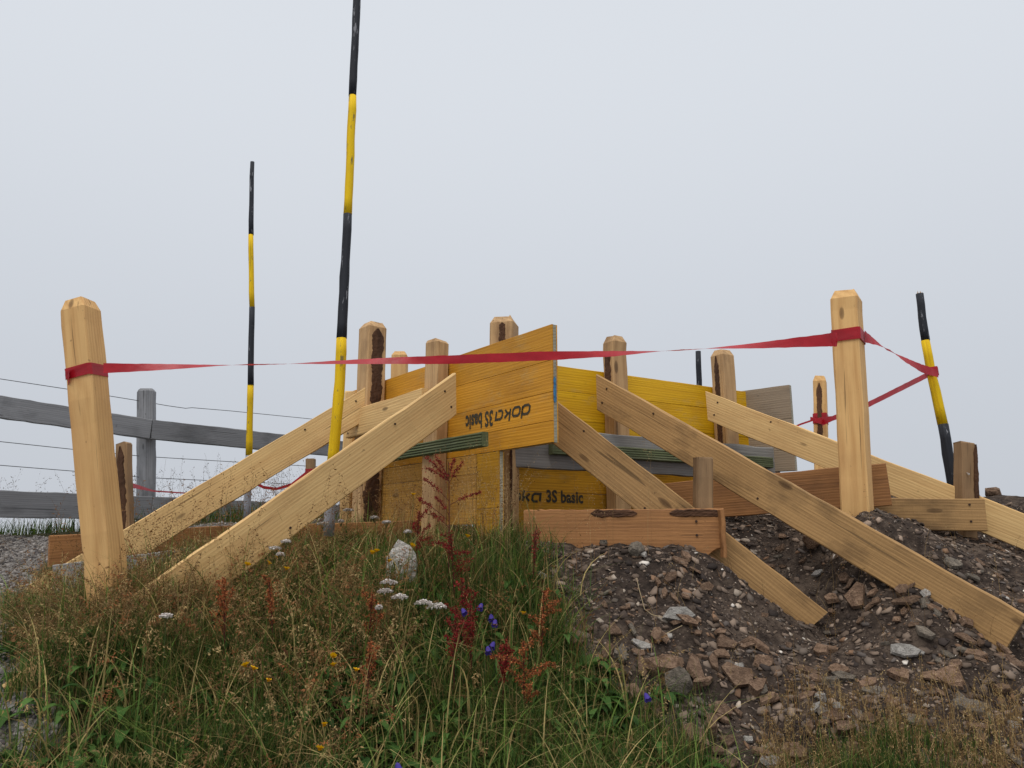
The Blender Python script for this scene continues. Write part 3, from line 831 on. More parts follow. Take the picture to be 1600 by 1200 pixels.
# ------------------------------------------------------------------ barrier tape
def ribbon(stations, name='tape_run'):
    """stations: (centre, half-width vector); a strip of film between them"""
    n = 10; C, Hh = [], []
    for (c0, h0), (c1, h1) in zip(stations, stations[1:]):
        for i in range(n):
            f = i / n; C.append(c0.lerp(c1, f)); Hh.append(h0.lerp(h1, f))
    C.append(stations[-1][0]); Hh.append(stations[-1][1])
    V, Fc = [], []
    rq = random.Random(len(C))
    for c, h in zip(C, Hh):
        nv = Vector((0, -1, 0)) * h.length * 0.10
        V += [c + h * rq.uniform(0.94, 1.03) + nv * rq.uniform(-1, 1), c + h * 0.3 + nv * rq.uniform(-1, 1), c - h * 0.35 + nv * rq.uniform(-1, 1), c - h * rq.uniform(0.94, 1.03) + nv * rq.uniform(-1, 1)]
    for i in range(len(C) - 1):
        for j in range(3): Fc.append((4 * i + j, 4 * i + j + 1, 4 * i + j + 5, 4 * i + j + 4))
    return py_mesh(name, V, Fc, True)
def hv(px, y0, y1, Y, tilt=(0, 0, 0)):
    a, b = P(px, y0, Y), P(px, y1, Y)
    return ((a + b) / 2, (a - b) / 2 + Vector(tilt))
TP = empty('barrier_tape', P(135, 580, YLP))
tag(TP, 'red barrier tape strung from the leaning post to the square post and the tilted pole', 'barrier tape')
yl, yr = YLP - 0.085, YRP - 0.11
def yy(px): return float(np.interp(px, [130, 1310], [yl, yr]))
run = [hv(162, 567.5, 583.5, yy(162)), hv(260, 568, 578.5, yy(260), (0, .006, 0)), hv(340, 568.7, 573.5, yy(340), (0, .014, 0)), hv(392, 568.9, 570.6, yy(392), (0, .02, 0)),
       hv(440, 567.3, 570.2, yy(440), (0, .018, 0)), hv(520, 562.5, 570, yy(520), (0, .012, 0)), hv(620, 557.5, 569.5, yy(620), (0, .006, 0)), hv(700, 555, 569, yy(700)), hv(860, 548.8, 563, yy(860)),
       hv(960, 547.5, 557.5, yy(960), (0, .008, 0)), hv(1030, 547, 550.5, yy(1030), (0, .016, 0)), hv(1062, 546.3, 548.1, yy(1062), (0, .02, 0)), hv(1100, 543.5, 546.5, yy(1100), (0, .018, 0)), hv(1180, 535, 545.5, yy(1180), (0, .01, 0)),
       hv(1294, 521, 541.5, yy(1294)), hv(1308, 519, 541.5, yy(1308) + 0.012)]
link('tape_run', ribbon(run), M['tape'], TP)
def wrap(m, z0s, hw, half, parent, seed=0, k=0.16):
    """a band of tape round a square post: m = the post's matrix, z0s = positions along it, half = half its width"""
    r = random.Random(seed); c = half * 0.86; e = half + 0.003
    outl = [(-e, -c), (-c, -e), (c, -e), (e, -c), (e, c), (c, e), (-c, e), (-e, c)]
    V, Fc = [], []
    n = len(outl)
    for j in range(n + 1):
        y, z = outl[j % n]; x = z0s + r.uniform(-0.004, 0.004)
        for q in (-1, -0.3, 0.35, 1):
            V.append((x + q * hw * r.uniform(0.88, 1.06), y * r.uniform(1.0, 1.03), z * r.uniform(1.0, 1.03)))
    for j in range(n):
        for q in range(3): Fc.append((4 * j + q, 4 * j + q + 1, 4 * j + q + 5, 4 * j + q + 4))
    return link('tape_wrap', py_mesh('tape_wrap', V, Fc), M['tape'], parent, m)
def along(m, p): return (m.inverted() @ p).x
wrap(lpm, along(lpm, P(134, 583, YLP)), 0.021, 0.049, TP, 1)
wrap(rpm, along(rpm, P(1323, 527, YRP)), 0.027, 0.057, TP, 2)
# loose fold hanging at the leaning post
fo = [hv(108, 574, 594, yl + .02), hv(106, 585, 604, yl + .05), hv(109, 600, 606, yl + .06)]
link('tape_fold', ribbon(fo), M['tape'], TP)
# from the square post to the tilted pole and back to the far post
yq = lambda px: float(np.interp(px, [1350, 1460], [YRP - 0.03, 3.74]))
link('tape_run', ribbon([hv(1351, 516, 535, yq(1351)), hv(1368, 529, 540, yq(1368), (0, .01, 0)), hv(1388, 545.5, 548, yq(1388), (0, .018, 0)), hv(1410, 555, 565, yq(1410), (0, .012, 0)),
                         hv(1440, 569, 582, yq(1440)), hv(1466, 578, 590, 3.735)]), M['tape'], TP)
yb = lambda px: float(np.interp(px, [1290, 1460], [5.2, 3.80]))
link('tape_run', ribbon([hv(1464, 574, 586, 3.81), hv(1450, 581, 590, yb(1450)), hv(1400, 606, 615, yb(1400)), hv(1356, 628, 637, yb(1356)), hv(1300, 650, 658, yb(1300)), hv(1284, 652, 666, 5.22)]), M['tape'], TP)
mpole = frame(P(1455.5, 581, 3.78), P(1452, 560, 3.78), Vector((0, 1, 0)))
wrap(mpole, 0.0, 0.02, 0.0215, TP, 3)
wrap(fpm, along(fpm, P(1282, 655, 5.3)), 0.036, 0.0425, TP, 4)
link('tape_run', ribbon([hv(1290, 650, 658, 5.24), hv(1270, 655, 658, 5.24), hv(1252, 661, 664, 5.3), hv(1180, 690, 693, 5.6)]), M['tape'], TP)
kn = ribbon([hv(1266, 651, 657, 5.22), hv(1284, 656, 663, 5.2), hv(1300, 652, 657, 5.22)], 'tape_knot'); link('tape_knot', kn, M['tape'], TP)
T2 = empty('barrier_tape', P(487, 735, 6.6))
tag(T2, 'sagging red tape far behind the braces near the fence', 'barrier tape')
link('tape_run', ribbon([hv(190, 748, 757, 4.3), hv(205, 754, 762, 4.5), hv(240, 766, 768.5, 5.0), hv(290, 769.5, 771.5, 5.5), hv(398, 751, 757, 6.3), hv(412, 759, 764, 6.4), hv(432, 762, 766, 6.5), hv(455, 755, 760, 6.55), hv(480, 735, 742, 6.56)]), M['tape'], T2)
wrap(frame(P(486.5, 745, 6.6), P(486, 717, 6.6), Vector((0, 1, 0))), 0.04, 0.03, 0.039, T2, 5)

# ------------------------------------------------------------------ shale, slabs and gravel
def hull_mesh(name, pts):
    bm = bmesh.new()
    for p in pts: bm.verts.new(p)
    bmesh.ops.convex_hull(bm, input=bm.verts)
    bmesh.ops.delete(bm, geom=[v for v in bm.verts if not v.link_faces], context='VERTS')
    bmesh.ops.triangulate(bm, faces=bm.faces)
    me = bpy.data.meshes.new(name); bm.to_mesh(me); bm.free(); return me
def slab_pts(r, flat_=0.3, n=6):
    """corner points of an angular plate: a few straight broken sides, nearly flat faces"""
    pts = []; off = r.uniform(0, 6.28); asp = r.uniform(0.45, 0.85); tz = r.uniform(-0.12, 0.12)
    for i in range(n):
        a = off + 6.283 * i / n + r.uniform(-0.38, 0.38); q = r.uniform(0.6, 1.0)
        x, y = q * math.cos(a), q * math.sin(a) * asp
        pts.append((x, y, -flat_ + tz * x)); k = r.uniform(0.86, 0.99)
        pts.append((x * k, y * k, flat_ * r.uniform(0.75, 1) + tz * x))
    return pts
rs = random.Random(5)
FLAKES = [hull_mesh('flake_%d' % i, slab_pts(rs, rs.uniform(0.07, 0.2), rs.choice([4, 5, 5, 6]))) for i in range(9)]
ROUND = [hull_mesh('pebble_%d' % i, slab_pts(rs, rs.uniform(0.45, 0.7), 6)) for i in range(5)]
def grab(me):
    v = np.empty(len(me.vertices) * 3); me.vertices.foreach_get('co', v)
    f = np.empty(len(me.polygons) * 3, dtype=np.int32); me.polygons.foreach_get('vertices', f)
    return v.reshape(-1, 3), f.reshape(-1, 3)
FA = [grab(m) for m in FLAKES]; RA = [grab(m) for m in ROUND]

def slope_frame(x, y, rz, tilt, e_=0.05):
    gx_ = (H(x + e_, y) - H(x - e_, y)) / (2 * e_); gy_ = (H(x, y + e_) - H(x, y - e_)) / (2 * e_)
    n = np.stack([-gx_ + RNG.normal(0, tilt, len(x)), -gy_ + RNG.normal(0, tilt, len(x)), np.ones(len(x))], -1)
    n /= np.linalg.norm(n, axis=1, keepdims=True)
    t = np.stack([np.cos(rz), np.sin(rz), np.zeros_like(rz)], -1)
    t -= n * (t * n).sum(1, keepdims=True); t /= np.linalg.norm(t, axis=1, keepdims=True)
    return t, np.cross(n, t), n
def scatter(name, lib, x, y, size, cols, tilt, sink, mat):
    Vs, Fs, Cs = [], [], []; base = 0
    z = H(x, y) + CZ
    t, b, n = slope_frame(x, y, RNG.uniform(0, 6.28, len(x)), tilt)
    which = RNG.integers(0, len(lib), len(x))
    for k, (v, f) in enumerate(lib):
        i = np.where(which == k)[0]
        if not len(i): continue
        sc_ = size[i, None] * np.stack([np.ones(len(i)), RNG.uniform(0.6, 1.1, len(i)), RNG.uniform(0.6, 1.5, len(i))], -1)
        w = v[None] * sc_[:, None]
        pos = w[..., 0:1] * t[i, None] + w[..., 1:2] * b[i, None] + w[..., 2:3] * n[i, None]
        pos += np.stack([x[i], y[i], z[i] + size[i] * sink], -1)[:, None]
        Vs.append(pos.reshape(-1, 3)); nv = len(v)
        Fs.append((f[None] + (base + np.arange(len(i)) * nv)[:, None, None]).reshape(-1, 3)); base += len(i) * nv
        Cs.append(np.repeat(cols[i], nv, 0))
    return np_mesh(name, np.concatenate(Vs), np.concatenate(Fs), np.concatenate(Cs))
PAL = np.array([lin(*c)[:3] for c in [(92, 78, 67), (70, 59, 52), (114, 98, 85), (136, 118, 103), (56, 48, 44), (100, 89, 80), (162, 148, 133), (116, 90, 70), (88, 80, 75), (190, 182, 172)]])
def pal(n, p): return PAL[RNG.choice(len(PAL), n, p=p)] * RNG.uniform(0.65, 1.25, (n, 1))
PW = np.array([.17, .18, .15, .1, .14, .1, .05, .06, .04, .01])
def soil_pts(n, ylo=1.9, yhi=5.2):
    x = RNG.uniform(-0.1, 2.9, n * 2); y = ylo + (yhi - ylo) * RNG.uniform(0, 1, n * 2) ** 1.35
    k = is_soil(x, y) & (np.abs(x) < 0.72 * y + 0.15); return x[k][:n], y[k][:n]
x, y = soil_pts(50000)
size = 0.0045 * np.exp(RNG.normal(0, 0.5, len(x)))
tag(link('shale_rubble', scatter('shale_rubble', FA, x, y, np.clip(size, 0.002, 0.013), pal(len(x), PW), 0.45, 0.05, M['chip']), M['chip']),
    'fine brown and grey shale chips covering the bank', 'rubble', kind='stuff')
x, y = soil_pts(1700)
tag(link('shale_rubble', scatter('shale_slabs', FA, x, y, RNG.uniform(0.018, 0.032, len(x)), pal(len(x), np.array([.22, .14, .2, .12, .06, .1, .04, .1, .02, 0.0])), 0.24, 0.1, M['chip']), M['chip']),
    'flat shale plates half buried over the bank', 'rubble', kind='stuff')
x, y = soil_pts(7500)
size = np.clip(0.0135 * np.exp(RNG.normal(0, 0.4, len(x))), 0.007, 0.027)
tag(link('shale_rubble', scatter('shale_flakes', FA, x, y, size, pal(len(x), PW), 0.26, 0.14, M['chip']), M['chip']),
    'coarser shale flakes strewn over the bank', 'rubble', kind='stuff')
# gravel of the path
x = RNG.uniform(-4.2, -0.9, 60000); y = RNG.uniform(1.7, 5.4, 60000); k = is_path(x, y) & (np.abs(x) < 0.70 * y + 0.1); x, y = x[k], y[k]
gc = np.array([lin(*c)[:3] for c in [(120, 115, 110), (96, 91, 88), (140, 134, 129), (76, 71, 70), (108, 100, 92)]])[RNG.integers(0, 5, len(x))] * RNG.uniform(0.8, 1.15, (len(x), 1))
tag(link('path_gravel', scatter('path_gravel', RA, x, y, np.clip(0.008 * np.exp(RNG.normal(0, 0.4, len(x))), 0.004, 0.02), gc, 0.5, 0.1, M['chip']), M['chip']),
    'pale grey gravel on the path', 'gravel', kind='stuff')

def stone_mat(name, c0, c1, c2):
    t = NT(name); v, rnd = t.objvec()
    n = t.noise(v, 2.4, 6, 0.65); n2 = t.noise(v, 9, 4, 0.7)
    c = t.ramp(t.math('ADD', t.math('MULTIPLY', n, 0.6), t.math('MULTIPLY', n2, 0.4)), [(0.36, lin(*c0)), (0.5, lin(*c1)), (0.66, lin(*c2))])
    hs = t.N('ShaderNodeHueSaturation'); t.L(c, hs.inputs['Color'])
    t.L(t.math('ADD', t.math('MULTIPLY', rnd, 0.5), 0.75), hs.inputs['Value'])
    t.L(hs.outputs[0], t.b.inputs['Base Color']); t.b.inputs['Roughness'].default_value = 0.9
    t.b.inputs['Specular IOR Level'].default_value = 0.2
    t.bump(t.math('ADD', n, t.math('MULTIPLY', n2, 0.6)), 0.7, 0.12)
    return t.m
M['shale'] = stone_mat('brown_shale', (88, 68, 55), (132, 106, 86), (168, 140, 116))
M['pale_stone'] = stone_mat('pale_stone', (126, 120, 114), (176, 170, 162), (210, 204, 196))
M['grey_stone'] = stone_mat('grey_stone', (84, 78, 70), (122, 112, 100), (154, 142, 126))
def place_stone(name, me, px, py, size, rz, tilt, mat, zs=1.0, asp=1.0, sink=0.1, lift=0.0):
    p = on_ray(px, py, lift)
    x, y = np.array([p.x]), np.array([p.y])
    t, b, n = slope_frame(x, y, np.array([rz]), 0.0, 0.09)
    m3 = Matrix((Vector(t[0]), Vector(b[0]), Vector(n[0]))).transposed()
    m = m3.to_4x4() @ Matrix.Rotation(tilt, 4, 'X') @ Matrix.Diagonal((size, size * asp, size * zs, 1))
    aa = np.arange(8) * 0.785; hs_ = H(p.x + 0.7 * size * np.cos(aa), p.y + 0.7 * size * np.sin(aa))
    m.translation = Vector((p.x, p.y, 0.5 * float(hs_.max()) + 0.5 * float(hs_.mean()) + CZ + size * sink))
    o = bpy.data.objects.new(name, me); COL.objects.link(o); o.matrix_basis = m
    if not me.materials: me.materials.append(M['shale'])
    o.material_slots[0].link = 'OBJECT'; o.material_slots[0].material = M[mat]
    return o
rb = random.Random(21)
def slab(): return hull_mesh('slab', slab_pts(rb, rb.uniform(0.09, 0.15), 7))
def lump(): return hull_mesh('lump', [tuple(Vector((rb.gauss(0, 1), rb.gauss(0, 1), rb.gauss(0, 0.8))).normalized() * rb.uniform(0.8, 1)) for _ in range(26)])
for (nm, me, px, py, sz, rz, ti, mat, lbl) in [
    ('flat_stone', slab(), 1195, 1038, 0.052, 0.5, 0.35, 'shale', 'broad flat brown slab on the shale below the sawn brace end'),
    ('flat_stone', slab(), 1124, 1103, 0.056, 0.3, 0.2, 'shale', 'pinkish-brown pointed slab beside the lumpy grey stone'),
    ('stone', lump(), 1062, 1078, 0.055, 0.3, 0.0, 'grey_stone', 'lumpy grey stone at the edge of the grass on the bank'),
    ('flat_stone', slab(), 1417, 1026, 0.058, -0.5, 0.3, 'pale_stone', 'long pale tan slab on the shale under the longest brace'),
    ('flat_stone', slab(), 1310, 1040, 0.046, -0.4, 0.25, 'shale', 'narrow tan slab among dry stalks below the longest brace'),
    ('flat_stone', slab(), 1513, 1108, 0.062, -0.1, 0.1, 'grey_stone', 'wide flat grey slab above the dry grass at the lower corner'),
    ('flat_stone', slab(), 1447, 955, 0.040, 1.0, 0.3, 'grey_stone', 'angular slab leaning against the lower edge of the longest brace'),
    ('stone', lump(), 1283, 1104, 0.020, 0.0, 0.0, 'pale_stone', 'small white quartz stone among dry stalks'),
    ('stone', lump(), 996, 880, 0.040, 0.0, 0.0, 'grey_stone', 'rounded stone just below the reddish waney board'),
    ('flat_stone', slab(), 846, 902, 0.036, -0.5, 0.3, 'pale_stone', 'pale flat stone where grass meets the shale'),
    ('flat_stone', slab(), 804, 882, 0.026, 0.9, 0.4, 'shale', 'tan flat stone beside the corner post'),
    ('stone', lump(), 1270, 875, 0.045, 0.0, 0.0, 'shale', 'brown clod between the two right-hand braces'),
    ('flat_stone', slab(), 1223, 840, 0.030, 0.8, 0.5, 'shale', 'tan flake standing on edge behind the short brace'),
    ('flat_stone', slab(), 1425, 813, 0.036, -0.2, 0.2, 'shale', 'flat tan stone beside the foot of the square post'),
    ('flat_stone', slab(), 1490, 880, 0.05, 0.0, 0.1, 'grey_stone', 'flat grey stone on the shale beyond the longest brace'),
    ('flat_stone', slab(), 1240, 1165, 0.05, 0.0, 0.1, 'shale', 'rusty brown slab at the lower edge of the bank'),
    ('flat_stone', slab(), 1205, 1180, 0.045, 0.4, 0.2, 'pale_stone', 'pale rough slab at the very bottom of the bank'),
    ('stone', lump(), 1552, 778, 0.055, 0.0, 0.0, 'shale', 'dark clod on the skyline beyond the last brace')]:
    o = place_stone(nm, me, px, py, sz, rz, ti, mat, sink=0.12 if nm == 'flat_stone' else 0.35)
    tag(o, lbl, 'stone')
# pale leaning slab in the grass
a_ = on_ray(628, 880, 0.1)
o = link('leaning_stone', hull_mesh('leaning_stone', [(-.05, -.014, -.2), (.06, -.012, -.2), (-.05, .014, -.2), (.06, .012, -.2), (-.056, -.012, .02), (-.05, .012, .035), (.052, -.012, .03), (.056, .012, .0), (-.018, -.004, .088), (.0, .01, .08), (.03, -.01, .062)]), M['pale_stone'],
         None, Matrix.Translation((a_.x, a_.y, a_.z)) @ Matrix.Rotation(-0.2, 4, 'X'))
tag(o, 'pale grey pointed slab standing upright in the grass', 'stone')
# middling flakes, each a thing
cnt = 0
while cnt < 240:
    px, py = rb.uniform(810, 1600), rb.uniform(800, 1200) if rb.random() < 0.35 else rb.uniform(880, 1200)
    p = on_ray(px, py)
    if not is_soil(np.array([p.x - 0.03]), np.array([p.y]))[0] or p.y > 4.3: continue
    s_ = min(0.07, (0.027 if py < 980 else 0.036) * math.exp(rb.gauss(0.05, 0.32)))
    o = place_stone('shale_flake', FLAKES[rb.randrange(9)] if rb.random() < 0.95 else ROUND[rb.randrange(5)], px, py, s_, rb.uniform(0, 6.28), rb.gauss(0, 0.25),
                    rb.choices(['shale', 'grey_stone', 'pale_stone'], [0.8, 0.16, 0.04])[0], asp=rb.uniform(0.7, 1.1))
    tag(o, 'loose shale flake lying on the dark bank', 'stone', 'loose flakes on the shale bank')
    cnt += 1

# ------------------------------------------------------------------ plants
def ribbons(base, az, h, bend, w, col, S=4, facing=None, tipw=0.1, tipcol=None):
    """curved blades: arrays of bases (n,3), azimuth of lean, height, bend, width"""
    n = len(h); s = np.linspace(0, 1, S + 1)
    hx = np.cos(az)[:, None]; hy = np.sin(az)[:, None]
    hor = (h * bend)[:, None] * s ** 2
    ver = h[:, None] * (s - 0.32 * np.minimum(bend, 1.6)[:, None] * s ** 2.2)
    c = np.stack([base[:, 0:1] + hx * hor, base[:, 1:2] + hy * hor, base[:, 2:3] + ver], -1)
    fa = az + np.pi / 2 if facing is None else facing
    d = np.stack([np.cos(fa), np.sin(fa), np.zeros(n)], -1)[:, None]
    ww = (w[:, None] * np.maximum(tipw, 1 - s ** 1.8) / 2)[..., None]
    V = np.stack([c - d * ww, c + d * ww], 2).reshape(-1, 3)
    b = (np.arange(n) * 2 * (S + 1))[:, None]; i = np.arange(S)[None] * 2
    Q = np.stack([b + i, b + i + 1, b + i + 3, b + i + 2], -1).reshape(-1, 4)
    C = np.repeat(col, 2 * (S + 1), 0)
    return V, Q, C, c
def merge(parts):
    Vs, Qs, Cs, o = [], [], [], 0
    for V, Q, C in parts: Vs.append(V); Qs.append(Q + o); Cs.append(C); o += len(V)
    return np.concatenate(Vs), np.concatenate(Qs), np.concatenate(Cs)
def spikelets(pos, dirv, L, w, col):
    """small pointed husks: one four-cornered leaf each"""
    n = len(L); dirv = dirv / np.linalg.norm(dirv, axis=1, keepdims=True)
    r = RNG.normal(0, 1, (n, 3)); sd = np.cross(dirv, r); sd /= np.linalg.norm(sd, axis=1, keepdims=True)
    V = np.stack([pos, pos + dirv * L[:, None] * 0.45 + sd * w[:, None] / 2, pos + dirv * L[:, None], pos + dirv * L[:, None] * 0.45 - sd * w[:, None] / 2], 1).reshape(-1, 3)
    Q = np.arange(n * 4).reshape(n, 4)
    return V, Q, np.repeat(col, 4, 0)
def cols(n, lst, lo=0.75, hi=1.25):
    a = np.array([lin(*c)[:3] for c in lst]); return a[RNG.integers(0, len(a), n)] * RNG.uniform(lo, hi, (n, 1))
GREEN = [(68, 90, 36), (86, 106, 44), (52, 74, 30), (104, 114, 56), (72, 96, 50)]
DRY = [(150, 124, 82), (126, 100, 64), (174, 148, 102), (104, 80, 52), (138, 102, 66)]
def meadow(n, ylo=1.75, yhi=4.15):
    x = RNG.uniform(-2.7, 0.8, n * 2); y = ylo + (yhi - ylo) * RNG.uniform(0, 1, n * 2) ** 1.2
    edge = 0.06 * RNG.normal(0, 1, n * 2)
    k = ~is_soil(x + edge, y) & ~is_path(x + edge, y) & (np.abs(x) < 0.70 * y + 0.15) & ((x < -0.05) | (y < 3.6))
    k &= (y < 3.35 + 0.75 * np.clip((x + 1.7) / 0.7, 0, 1))
    return x[k][:n], y[k][:n]
def base_at(x, y): return np.stack([x, y, H(x, y) + CZ - 0.01], -1)
# green blades in tufts
x, y = meadow(84000)
tuft = vnoise(x, y, 0.16, 21) + 0.5
keep = RNG.uniform(0, 1, len(x)) < 0.35 + 0.8 * tuft; x, y, tuft = x[keep], y[keep], tuft[keep]
n = len(x)
hh = (0.05 + 0.12 * tuft) * RNG.uniform(0.6, 1.35, n) * np.where(y > 3.2, 0.75, 1.0)
V, Q, C, _ = ribbons(base_at(x, y), RNG.uniform(0, 6.28, n), hh, np.abs(RNG.normal(0.5, 0.35, n)), RNG.uniform(0.002, 0.0048, n), cols(n, GREEN + DRY[:1], 0.6, 1.25))
x, y = meadow(3600); n = len(x)
V2 = ribbons(base_at(x, y), RNG.uniform(0, 6.28, n), RNG.uniform(0.16, 0.36, n) * np.where(y > 3.1, 0.7, 1), np.abs(RNG.normal(0.95, 0.4, n)), RNG.uniform(0.003, 0.006, n), cols(n, [(92, 116, 48), (112, 130, 60), (80, 106, 46), (168, 150, 96), (184, 162, 108)], 0.7, 1.2), S=7)[:3]
V, Q, C = merge([(V, Q, C), V2])
tag(link('meadow_grass', np_mesh('meadow_grass', V, Q, C), M['plant']), 'dense green grass on the bank in front of the formwork', 'grass', kind='stuff')

def panicle_grass(x, y, h, bend, az, nsp, spread, Ls, col_stalk, col_head, wst=0.0016, zone=0.42, droop=0.6):
    n = len(x)
    fac = RNG.uniform(-0.9, 0.9, n)
    V, Q, C, c = ribbons(base_at(x, y), az, h, bend, np.full(n, wst), col_stalk, S=7, facing=fac, tipw=0.45)
    S = c.shape[1] - 1
    f = 1 - zone * RNG.uniform(0, 1, (n, nsp)) ** 0.9
    i = np.clip((f * S).astype(int), 0, S - 1); fr = (f * S - i)[..., None]
    ar = np.arange(n)[:, None]
    pos = c[ar, i] * (1 - fr) + c[ar, i + 1] * fr
    rad = spread * (1.08 - f)[..., None] / zone * RNG.normal(0, 1, (n, nsp, 3)) * np.array([1, 1, 0.45])
    pos = pos + rad
    dv = rad * 20 + np.array([0, 0, -droop]) + RNG.normal(0, 0.5, (n, nsp, 3)) + (c[:, -1] - c[:, -2])[:, None] * 12
    m = n * nsp
    L = RNG.uniform(0.7, 1.3, m) * Ls
    V2, Q2, C2 = spikelets(pos.reshape(-1, 3), dv.reshape(-1, 3), L, L * 0.3, np.repeat(col_head, nsp, 0) * RNG.uniform(0.75, 1.25, (m, 1)))
    return merge([(V, Q, C), (V2, Q2, C2)])
# brown seed heads: dense in drifts
x, y = meadow(4000)
dr = vnoise(x, y, 0.5, 31) + 0.35 * vnoise(x, y, 0.2, 33) + 0.5
pxs = 800 + F * x / (y * cp)
dr += 0.32 * np.exp(-((pxs - 490) / 120) ** 2) - 0.35 * np.exp(-((pxs - 760) / 130) ** 2) + 0.25 * np.exp(-((pxs - 130) / 130) ** 2)
dr -= 0.3 * np.clip((2.5 - y) / 0.3, 0, 1)
k = RNG.uniform(0, 1, len(x)) < np.clip((dr - 0.44) * 2.4, 0.03, 1); x, y = x[k], y[k]; n = len(x)
short = np.where(y > 3.2, 0.65, 1.0)
tag(link('seeding_grass', np_mesh('seeding_grass', *panicle_grass(x, y, RNG.uniform(0.14, 0.28, n) * short, np.abs(RNG.normal(0.55, 0.3, n)), RNG.uniform(0, 6.28, n), 32, 0.008, 0.0105, cols(n, DRY), cols(n, DRY + [(176, 146, 98), (150, 96, 60)], 0.75, 1.15))), M['plant']),
    'brown seeding grass drifting through the green', 'grass', kind='stuff')
# dense dry clump round the foot of the leaning post
pts = [P(RNG.uniform(20, 300), 900, RNG.uniform(2.42, 2.9)) for _ in range(520)]
x = np.array([p.x for p in pts]); y = np.array([p.y for p in pts]); k = ~is_path(x, y); x, y = x[k], y[k]; n = len(x)
tag(link('dry_grass', np_mesh('dry_grass', *merge([panicle_grass(x, y, RNG.uniform(0.12, 0.26, n), np.abs(RNG.normal(0.6, 0.3, n)), RNG.uniform(0, 6.28, n), 20, 0.010, 0.009, cols(n, DRY), cols(n, DRY, 0.6, 1.0)),
    ribbons(base_at(x, y), RNG.uniform(0, 6.28, n), RNG.uniform(0.1, 0.28, n), np.abs(RNG.normal(0.6, 0.3, n)), RNG.uniform(0.002, 0.0045, n), cols(n, GREEN + DRY, 0.6, 1.1))[:3]])), M['plant']),
    'tangled dry grass round the foot of the leaning post', 'grass', kind='stuff')
# tall thin stalks in front of the timber
x, y = meadow(380, 2.3, 3.9); k = (H0(x, y) > -0.5); x, y = x[k], y[k]; n = len(x)
tag(link('tall_grass', np_mesh('tall_grass', *panicle_grass(x, y, RNG.uniform(0.28, 0.5, n), np.abs(RNG.normal(0.32, 0.2, n)), RNG.normal(1.9, 1.3, n), 20, 0.012, 0.011, cols(n, [(120, 88, 50), (104, 76, 44)]), cols(n, [(104, 72, 42), (130, 94, 56)]), wst=0.0014)), M['plant']),
    'tall thin grass stalks with drooping seed heads', 'grass', kind='stuff')
# fine airy grass before the tan boarding
pts = [on_ray(RNG.uniform(600, 800), RNG.uniform(845, 880), 0, 2.8, 4.2) for _ in range(150)] + [on_ray(RNG.uniform(870, 1030), RNG.uniform(862, 900)) for _ in range(8)]
x = np.array([p.x for p in pts]); y = np.array([p.y for p in pts]); n = len(x)
tag(link('airy_grass', np_mesh('airy_grass', *panicle_grass(x, y, RNG.uniform(0.3, 0.52, n), np.abs(RNG.normal(0.15, 0.15, n)), RNG.uniform(0, 6.28, n), 60, 0.02, 0.005, cols(n, DRY), cols(n, [(196, 168, 124), (176, 146, 102)]), wst=0.0011, zone=0.6)), M['plant']),
    'fine pale grass in front of the tan boarding', 'grass', kind='stuff')
# stalks along the fence and the turf beneath it
x = RNG.uniform(-4.4, -1.2, 2600); y = 5.25 + 0.28 * (x + 4.4) + RNG.uniform(-0.1, 0.75, 2600); n = len(x)
V1 = ribbons(base_at(x, y), RNG.uniform(0, 6.28, n), RNG.uniform(0.08, 0.2, n), np.abs(RNG.normal(0.4, 0.3, n)), RNG.uniform(0.004, 0.008, n), cols(n, GREEN, 0.5, 1.0))[:3]
x = RNG.uniform(-4.4, -1.0, 260); y = 5.45 + 0.3 * (x + 4.4) + RNG.uniform(0, 0.6, 260); n = len(x)
V2 = panicle_grass(x, y, RNG.uniform(0.3, 0.62, n), np.abs(RNG.normal(0.3, 0.2, n)), RNG.uniform(0, 6.28, n), 16, 0.016, 0.014, cols(n, [(96, 80, 60)]), cols(n, [(86, 70, 54)]), wst=0.0022)
tag(link('fence_grass', np_mesh('fence_grass', *merge([V1, V2])), M['plant']), 'green turf and thin stalks along the foot of the fence', 'grass', kind='stuff')
# dry and green grass at the lower right, thin stalks on the shale
pts = [on_ray(RNG.uniform(1190, 1600), 1070 + 150 * RNG.uniform(0, 1) ** 0.6) for _ in range(1000)]
x = np.array([p.x for p in pts]); y = np.array([p.y for p in pts]); n = len(x)
V1 = panicle_grass(x, y, RNG.uniform(0.05, 0.14, n), np.abs(RNG.normal(0.25, 0.25, n)), RNG.uniform(0, 6.28, n), 14, 0.004, 0.007, cols(n, DRY), cols(n, DRY[:3], 0.8, 1.2), wst=0.0018, zone=0.6)
pts = [on_ray(RNG.normal(1390, 75), RNG.uniform(1160, 1235)) for _ in range(1300)] + [on_ray(RNG.uniform(900, 1120), RNG.uniform(1090, 1230)) for _ in range(500)]
pts = [p for p in pts]
x = np.array([p.x for p in pts]); y = np.array([p.y for p in pts]); n = len(x)
V2 = ribbons(base_at(x, y), RNG.uniform(0, 6.28, n), RNG.uniform(0.04, 0.12, n), np.abs(RNG.normal(0.4, 0.3, n)), RNG.uniform(0.002, 0.004, n), cols(n, GREEN))[:3]
pts = [on_ray(RNG.uniform(1000, 1600), RNG.uniform(830, 1090)) for _ in range(130)]
x = np.array([p.x for p in pts]); y = np.array([p.y for p in pts]); n = len(x)
V3 = panicle_grass(x, y, RNG.uniform(0.06, 0.2, n), np.abs(RNG.normal(0.4, 0.3, n)), RNG.uniform(0, 6.28, n), 10, 0.006, 0.006, cols(n, DRY), cols(n, DRY), wst=0.0012)
